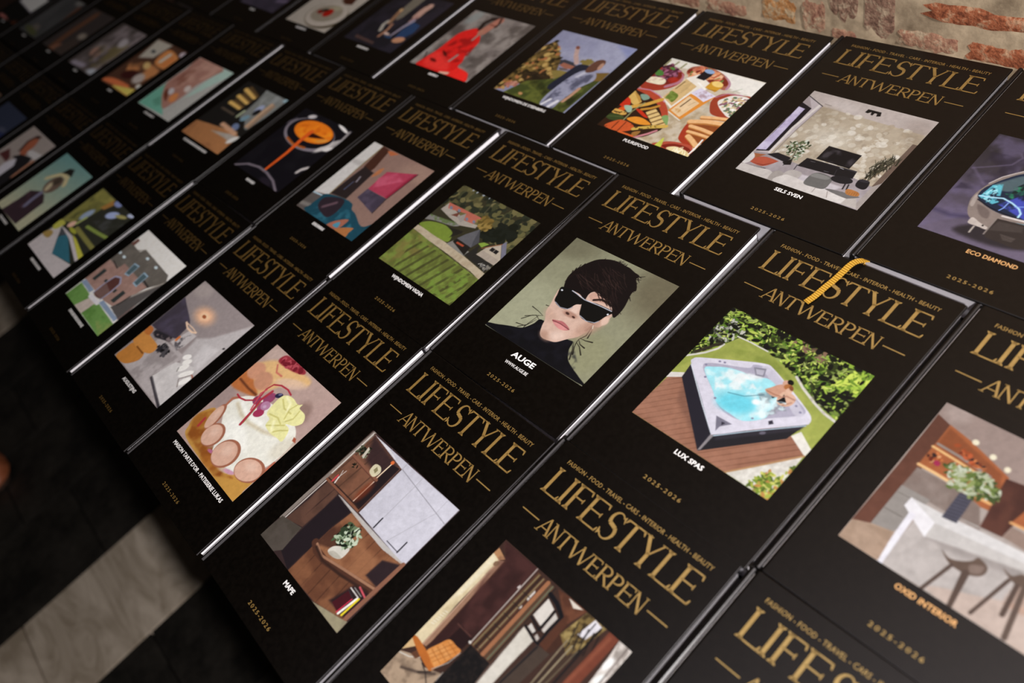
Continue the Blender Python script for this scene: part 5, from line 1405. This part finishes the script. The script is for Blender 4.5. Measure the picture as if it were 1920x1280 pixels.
  ['h',[(254,244,215),(208,183,125)],[790,11,893,58,984,27,958,3],30,[889,7,872,60],0.5,6.9,4,1],
  ['c',(192,195,80),[659,-9,659,50,666,106,703,39,715,-9],4.0,1],
  ['l',(238,232,223),[987,34,987,124,978,210],15.8,15.8,5.9,1]], [0.896, 0.96, 1.018]),
 'person raising arm': (150, [['f',(130,129,153)],
  ['n',(155,154,174),[6,998,995,1012,1002,616,307,586],237.9,0.45,0.4,0.8,2],
  ['p',(152,150,168),[246,706,874,757,987,611,542,641],64.9,0.7],
  ['p',(114,120,162),[776,982,995,1012,998,854],64.9,0.7],
  ['p',(49,49,58),[342,598,397,625,532,616,593,576,384,543],13.0,1],
  ['p',(145,89,71),[404,530,416,582,591,573,583,529,508,512],6.5,1],
  ['p',(92,79,77),[425,503,503,517,575,502,464,475],8.7,1],
  ['p',(90,69,35),[5,748,68,837,195,746,355,603,438,466,507,327,270,212,-1,-12,-10,361],8.7,1],
  ['d',[(146,113,61),(57,45,20),(160,99,58),(175,142,82),(117,92,45),(33,25,8)],[5,748,68,837,195,746,355,603,438,466,507,327,270,212,-1,-12,-10,361],170,17.3,38.9,0.8,4,1],
  ['d',[(30,22,11),(46,33,17)],[76,279,320,396,507,327,291,192],50,21.6,43.3,0.7,6,1],
  ['p',(123,106,54),[388,434,455,472,582,484,563,386,509,348],13.0,1],
  ['p',(57,64,26),[251,219,517,352,596,469,888,522,995,613,978,-5,143,-14],15.1,1],
  ['n',(96,98,40),[251,219,517,352,925,482,978,-5,143,-14],75.7,0.5,0.3,0.8,7],
  ['n',(26,29,8),[251,219,925,482,978,-5],86.5,0.52,0.3,0.8,8],
  ['p',(107,81,37),[847,560,990,618,1001,491,922,462],10.8,1],
  ['d',[(161,98,85),(179,128,107)],[51,116,146,179,207,133,133,64],22,15.1,28.1,0.7,9,1],
  ['e',(179,128,82),[344,50,371,52,355,32],6.5,1],
  ['e',(172,133,81),[88,50,114,51,106,26],6.5,1],
  ['d',[(121,104,52)],[583,669,674,714,748,659,649,623],18,19.5,32.4,0.8,3,1],
  ['l',(174,143,135),[387,811,462,710,558,619],47.6,47.6,6.5,1],
  ['e',(117,67,54),[383,821,410,821,396,797],6.5,1],
  ['c',(24,28,43),[552,216,531,269,552,398,583,586,644,628,740,615,725,475,658,290,611,212],6.5,1],
  ['c',(140,138,157),[672,0,628,93,624,211,641,377,671,496,728,564,863,566,925,482,892,392,862,321,832,115,823,2],6.5,1],
  ['n',(62,62,80),[672,0,641,377,863,566,892,392,823,2],64.9,0.5,0.25,0.8,11],
  ['l',(193,189,197),[718,459,752,539],32.4,32.4,26.0,0.8],
  ['l',(202,197,202),[680,9,713,100],32.4,32.4,10.8,1],
  ['l',(202,197,202),[769,0,800,102],38.9,38.9,10.8,1],
  ['c',(90,56,44),[746,543,717,634,730,713,780,754,832,742,856,683,824,578],6.5,1],
  ['e',(165,125,105),[837,663,832,715,863,651],10.8,1],
  ['l',(172,128,103),[874,326,868,213,856,124],36.8,36.8,6.5,1]], [1.096, 1.181, 1.244]),
 'red dress portrait': (120, [['f',(100,90,86)],
  ['n',(133,123,117),[-18,1014,1003,1007,1016,-8,-14,1],164.7,0.48,0.3,0.8,2],
  ['n',(62,54,50),[-18,1014,1003,1007,1016,-8,-14,1],131.8,0.55,0.25,0.7,5],
  ['e',(120,125,123),[108,887,186,953,129,781],87.8,0.7],
  ['l',(133,127,123),[31,3,46,131,17,271],98.8,98.8,43.9,0.7],
  ['l',(49,35,33),[195,8,49,214],17.6,17.6,11.0,1],
  ['c',(193,23,20),[133,-14,119,116,154,291,152,454,164,597,234,691,358,742,535,595,578,503,584,359,652,239,679,151,862,122,921,81,954,-7,567,-13],6.6,1],
  ['n',(132,8,9),[189,262,233,495,432,629,578,503,652,239,472,148],76.9,0.52,0.25,0.8,7],
  ['c',(209,51,45),[154,88,189,262,463,198,582,58,295,18],65.9,0.7],
  ['c',(215,34,28),[682,17,697,138,887,106,944,2],32.9,0.8],
  ['e',(81,2,2),[263,133,323,128,274,110],26.4,0.9],
  ['e',(48,0,0),[306,269,370,238,299,253],22.0,0.8],
  ['l',(197,156,136),[536,2,643,28],39.5,39.5,17.6,1],
  ['l',(133,116,110),[483,191,492,300],32.9,32.9,17.6,1],
  ['l',(26,14,12),[363,743,325,842,363,930,481,973],50.5,50.5,15.4,1],
  ['l',(151,96,80),[445,715,460,822,489,928],120.8,120.8,17.6,1],
  ['l',(98,50,40),[431,848,547,843],19.8,19.8,15.4,0.8],
  ['l',(26,14,12),[481,973,529,892,531,824],24.2,24.2,15.4,1],
  ['l',(149,100,82),[432,683,425,722],54.9,54.9,15.4,1],
  ['l',(133,116,106),[444,565,439,645],28.6,28.6,15.4,1]], [1.347, 1.442, 1.504]),
 'two people in suits': (100, [['f',(17,15,21)],
  ['n',(29,25,34),[-43,-9,-40,779,1045,1007,1028,-21],172.7,0.48,0.3,0.8,1],
  ['p',(89,81,70),[330,739,316,879,220,984,502,1061,505,919,511,560,470,484,395,551],21.6,1],
  ['l',(150,115,102),[703,840,689,753,698,648],118.7,118.7,17.3,1],
  ['l',(44,24,20),[617,732,618,809,655,858],25.9,25.9,21.6,0.7],
  ['l',(132,97,91),[707,632,699,542],54.0,54.0,17.3,1],
  ['p',(26,45,74),[754,546,919,523,957,388,902,261,784,210,738,367],17.3,1],
  ['l',(114,104,117),[737,560,699,417,681,244],64.8,32.4,17.3,1],
  ['l',(113,81,59),[340,677,374,558,415,429],64.8,64.8,17.3,1],
  ['e',(151,118,83),[347,666,351,693,381,650],15.1,1],
  ['l',(136,128,118),[363,439,359,374,421,279],54.0,54.0,17.3,1],
  ['l',(136,94,71),[487,414,519,323,513,183],38.9,38.9,17.3,1],
  ['e',(149,103,77),[870,220,942,268,925,187],15.1,1],
  ['l',(160,133,122),[553,259,624,244],43.2,43.2,13.0,1],
  ['e',(27,47,72),[659,218,735,218,673,198],15.1,1],
  ['p',(59,41,38),[139,107,562,81,581,39,172,54],17.3,1]], [1.714, 1.848, 1.937]),
 'white plate': (90, [['f',(124,114,105)],
  ['e',(47,38,22),[642,267,907,455,955,103],21.5,1],
  ['e',(129,118,109),[623,283,877,473,908,134],17.9,1],
  ['e',(101,91,79),[595,305,795,444,800,198],35.8,1],
  ['e',(119,110,89),[637,418,739,467,697,385],44.8,0.7],
  ['e',(112,9,1),[608,319,646,390,686,282],21.5,1],
  ['e',(84,8,2),[444,301,478,331,495,275],21.5,1],
  ['e',(23,15,6),[499,347,552,379,538,329],21.5,1],
  ['p',(43,16,6),[551,596,597,670,787,702,834,565,702,537],35.8,1]], [2.316, 2.502, 2.615]),
 'purple picture': (60, [['f',(30,26,34)],
  ['n',(51,44,55),[-554,272,772,494,1007,3,118,-10],228.2,0.5,0.4,0.8,1],
  ['l',(63,54,68),[778,226,1040,275],68.5,68.5,45.6,1]], [3.115, 3.269, 3.504]),
 'plain grey sheet 2': (24, [['g',(28,26,26),(43,40,40),[0,0,1000,1000]]], [3.115, 3.269, 3.504])}
BOOKS = [
 ('plain grey sheet', -80.0, 3.3, 0.0, '', 20, 'w', 'black hardcover book in the front row, just below the concrete bar book'),
 ('tan leather chair room', -241.1, -1.0, 0.05, '', 20, 'w', 'black hardcover book showing a tan leather chair in a dark panelled room'),
 ('kitchen niche', -399.9, -7.0, -0.45, 'MAPE', 13.3, 'w', 'black hardcover book showing a walnut kitchen niche beside white cupboards'),
 ('cream cake', -562.1, -7.7, -0.01, "MAISON TARTE D'OR - PATISSERIE LUKAS", 97.5, 'w', 'black hardcover book showing a cream cake with macarons and berries'),
 ('white lounge interior', -721.4, -9.2, 0.16, 'AUGUSTIJNS', 31.5, 'w', 'black hardcover book showing a pale lounge with ochre armchairs'),
 ('brick house', -882.9, -10.7, -0.59, '', 45.5, 'w', 'black hardcover book showing a brick house with arched door and lawn'),
 ('designer green room', -1044.5, -9.9, -0.45, '', 38.5, 'w', 'black hardcover book showing a white table with teal and yellow garden chairs'),
 ('figure in tall hat', -1205.2, -8.2, -0.45, '', 36, 'w', 'black hardcover book showing a head in a pointed hat against pale green'),
 ('suited man', -1364.5, -11.5, 0.0, '', 26, 'w', 'black hardcover book showing a dark-suited man before a grey wall'),
 ('blue picture', -1524.0, -10.0, 0.0, '', 24, 'w', 'black hardcover book showing something dark blue'),
 ('plain brown sheet', -1683.5, -10.0, 0.0, '', 30, 'w', 'black hardcover book below the book with the grey hazy picture'),
 ('plain olive sheet', -1843.0, -10.0, 0.0, '', 26, 'w', 'black hardcover book below the book with the white strip picture'),
 ('concrete kitchen bar', -78.5, 244.2, -0.34, 'OXID INTERIOR', 35, 'o', 'black hardcover book showing a concrete kitchen bar with wooden stools'),
 ('hot tub garden', -238.4, 239.3, -0.29, 'LUX SPAS', 23.6, 'w', 'black hardcover book showing a couple in a hot tub on a garden deck'),
 ('sunglasses portrait', -400.6, 234.8, 0.43, 'AUGE', 25, 'w', 'black hardcover book showing a dark-haired person in black sunglasses'),
 ('vineyard farm', -560.3, 231.6, -0.45, 'WIJNDOMEIN VIGNA', 49.5, 'w', 'black hardcover book showing a vineyard farm seen from the air'),
 ('red panel interior', -724.1, 231.1, 0.01, '', 21.8, 'w', 'black hardcover book showing a red and grey panel above a teal sofa'),
 ('pouring pan', -883.0, 231.0, 0.0, '', 20, 'w', 'black hardcover book showing orange sauce pouring from a round pan'),
 ('kitchen lamps', -1041.8, 229.5, 0.16, '', 70, 'w', 'black hardcover book showing a dark kitchen with glowing lamps'),
 ('salmon form on green', -1204.7, 229.5, 0.5, '', 34, 'w', 'black hardcover book showing a salmon-coloured form on pale green'),
 ('small dishes', -1363.4, 226.7, 0.31, '', 16, 'w', 'black hardcover book showing small dishes in orange and brown'),
 ('oysters', -1522.5, 222.0, 0.0, '', 16, 'w', 'black hardcover book showing grey and ochre shells'),
 ('brown slices', -1681.5, 223.0, 0.0, '', 16, 'w', 'black hardcover book showing blurred brown slices'),
 ('grey haze', -1840.5, 222.0, 0.0, '', 20, 'w', 'black hardcover book showing a grey haze with a rust-coloured streak'),
 ('white strip', -1999.5, 222.0, 0.0, '', 20, 'w', 'black hardcover book showing a white strip on black'),
 ('glass dome cleaner', -172.0, 485.6, 0.34, 'ECO DIAMOND', 34.5, 'o', 'black hardcover book with loose gold ribbon and a glowing blue glass dome picture'),
 ('living room', -332.4, 480.7, 0.2, 'SELS SVEN', 25.4, 'w', 'black hardcover book showing a living room with patterned wall and television'),
 ('shared food table', -494.8, 475.1, -0.18, 'PUURSFOOD', 31, 'w', 'black hardcover book showing bowls of grilled food and oil bottles'),
 ('person raising arm', -656.4, 474.8, 0.15, 'WIJNDOMEIN DE STEENBERG', 68.5, 'w', 'black hardcover book showing a person raising an arm outdoors'),
 ('red dress portrait', -814.1, 469.6, -0.2, '', 18, 'w', 'black hardcover book showing a person in a red suit by a grey wall'),
 ('two people in suits', -976.0, 472.0, 0.0, '', 26, 'w', 'black hardcover book showing two people in dark and blue suits'),
 ('white plate', -1136.0, 467.2, 0.0, '', 28, 'w', 'black hardcover book showing a white plate with a red garnish'),
 ('purple picture', -1297.0, 469.0, 0.0, '', 16, 'w', 'black hardcover book showing a plain dark purple field'),
 ('plain grey sheet 2', -1457.0, 468.0, 0.0, '', 16, 'w', 'black hardcover book beside the dark purple picture book, along the brick wall')]
LONG_RIBBON = [(-0.2455,0.3871,0.7680), (-0.2456,0.3864,0.7683), (-0.2459,0.3853,0.7686), (-0.2460,0.3842,0.7692), (-0.2458,0.3834,0.7700), (-0.2448,0.3833,0.7713), (-0.2433,0.3835,0.7730), (-0.2419,0.3836,0.7747), (-0.2410,0.3834,0.7762), (-0.2408,0.3826,0.7775), (-0.2410,0.3814,0.7786), (-0.2414,0.3801,0.7797), (-0.2418,0.3789,0.7805), (-0.2423,0.3779,0.7811), (-0.2428,0.3768,0.7816), (-0.2434,0.3758,0.7819), (-0.2439,0.3747,0.7822), (-0.2444,0.3735,0.7824), (-0.2448,0.3724,0.7826), (-0.2452,0.3711,0.7826), (-0.2455,0.3697,0.7826), (-0.2458,0.3682,0.7825), (-0.2461,0.3666,0.7823), (-0.2463,0.3649,0.7821), (-0.2466,0.3630,0.7818), (-0.2469,0.3609,0.7815), (-0.2472,0.3585,0.7812), (-0.2476,0.3561,0.7809), (-0.2480,0.3536,0.7806), (-0.2485,0.3511,0.7804), (-0.2490,0.3486,0.7802), (-0.2496,0.3460,0.7800), (-0.2500,0.3435,0.7798), (-0.2504,0.3411,0.7797), (-0.2507,0.3387,0.7796), (-0.2510,0.3364,0.7795), (-0.2514,0.3342,0.7794), (-0.2519,0.3320,0.7793), (-0.2525,0.3298,0.7793), (-0.2530,0.3279,0.7792), (-0.2534,0.3265,0.7792)]
pic_meshes = {}
for (pic, x, y, rot, cap, cap_w, style, label) in BOOKS:
    bk = empty('hardcover_book', (x / 1000, y / 1000, .75), math.radians(rot))
    tag(bk, label, 'book', 'black hardcover books in rows on the table')
    front = obj('front_cover', front_me, bk)
    obj('back_cover', back_me, bk); obj('spine', spine_me, bk); obj('page_block', pages_me, bk)
    o = obj('title_lettering', title_me, front); o.location.z = T + .00012
    o = obj('edition_lettering', edition_me, front); o.location.z = T + .00012
    if cap is not None:
        o = obj('caption_lettering', caption_mesh(cap, cap_w, style), front); o.location.z = T + .00020
    if pic not in pic_meshes: pic_meshes[pic] = picture_mesh(*PICS[pic])
    o = obj('cover_picture', pic_meshes[pic], front); o.location.z = T + .00006
    if pic == 'glass dome cleaner':
        loc = bk.matrix_basis.inverted()
        obj('ribbon_bookmark', ribbon_mesh([loc @ Vector((p[0], p[1], p[2])) for p in LONG_RIBBON], .0048), bk)
    else: obj('ribbon_bookmark', tab_me, bk)
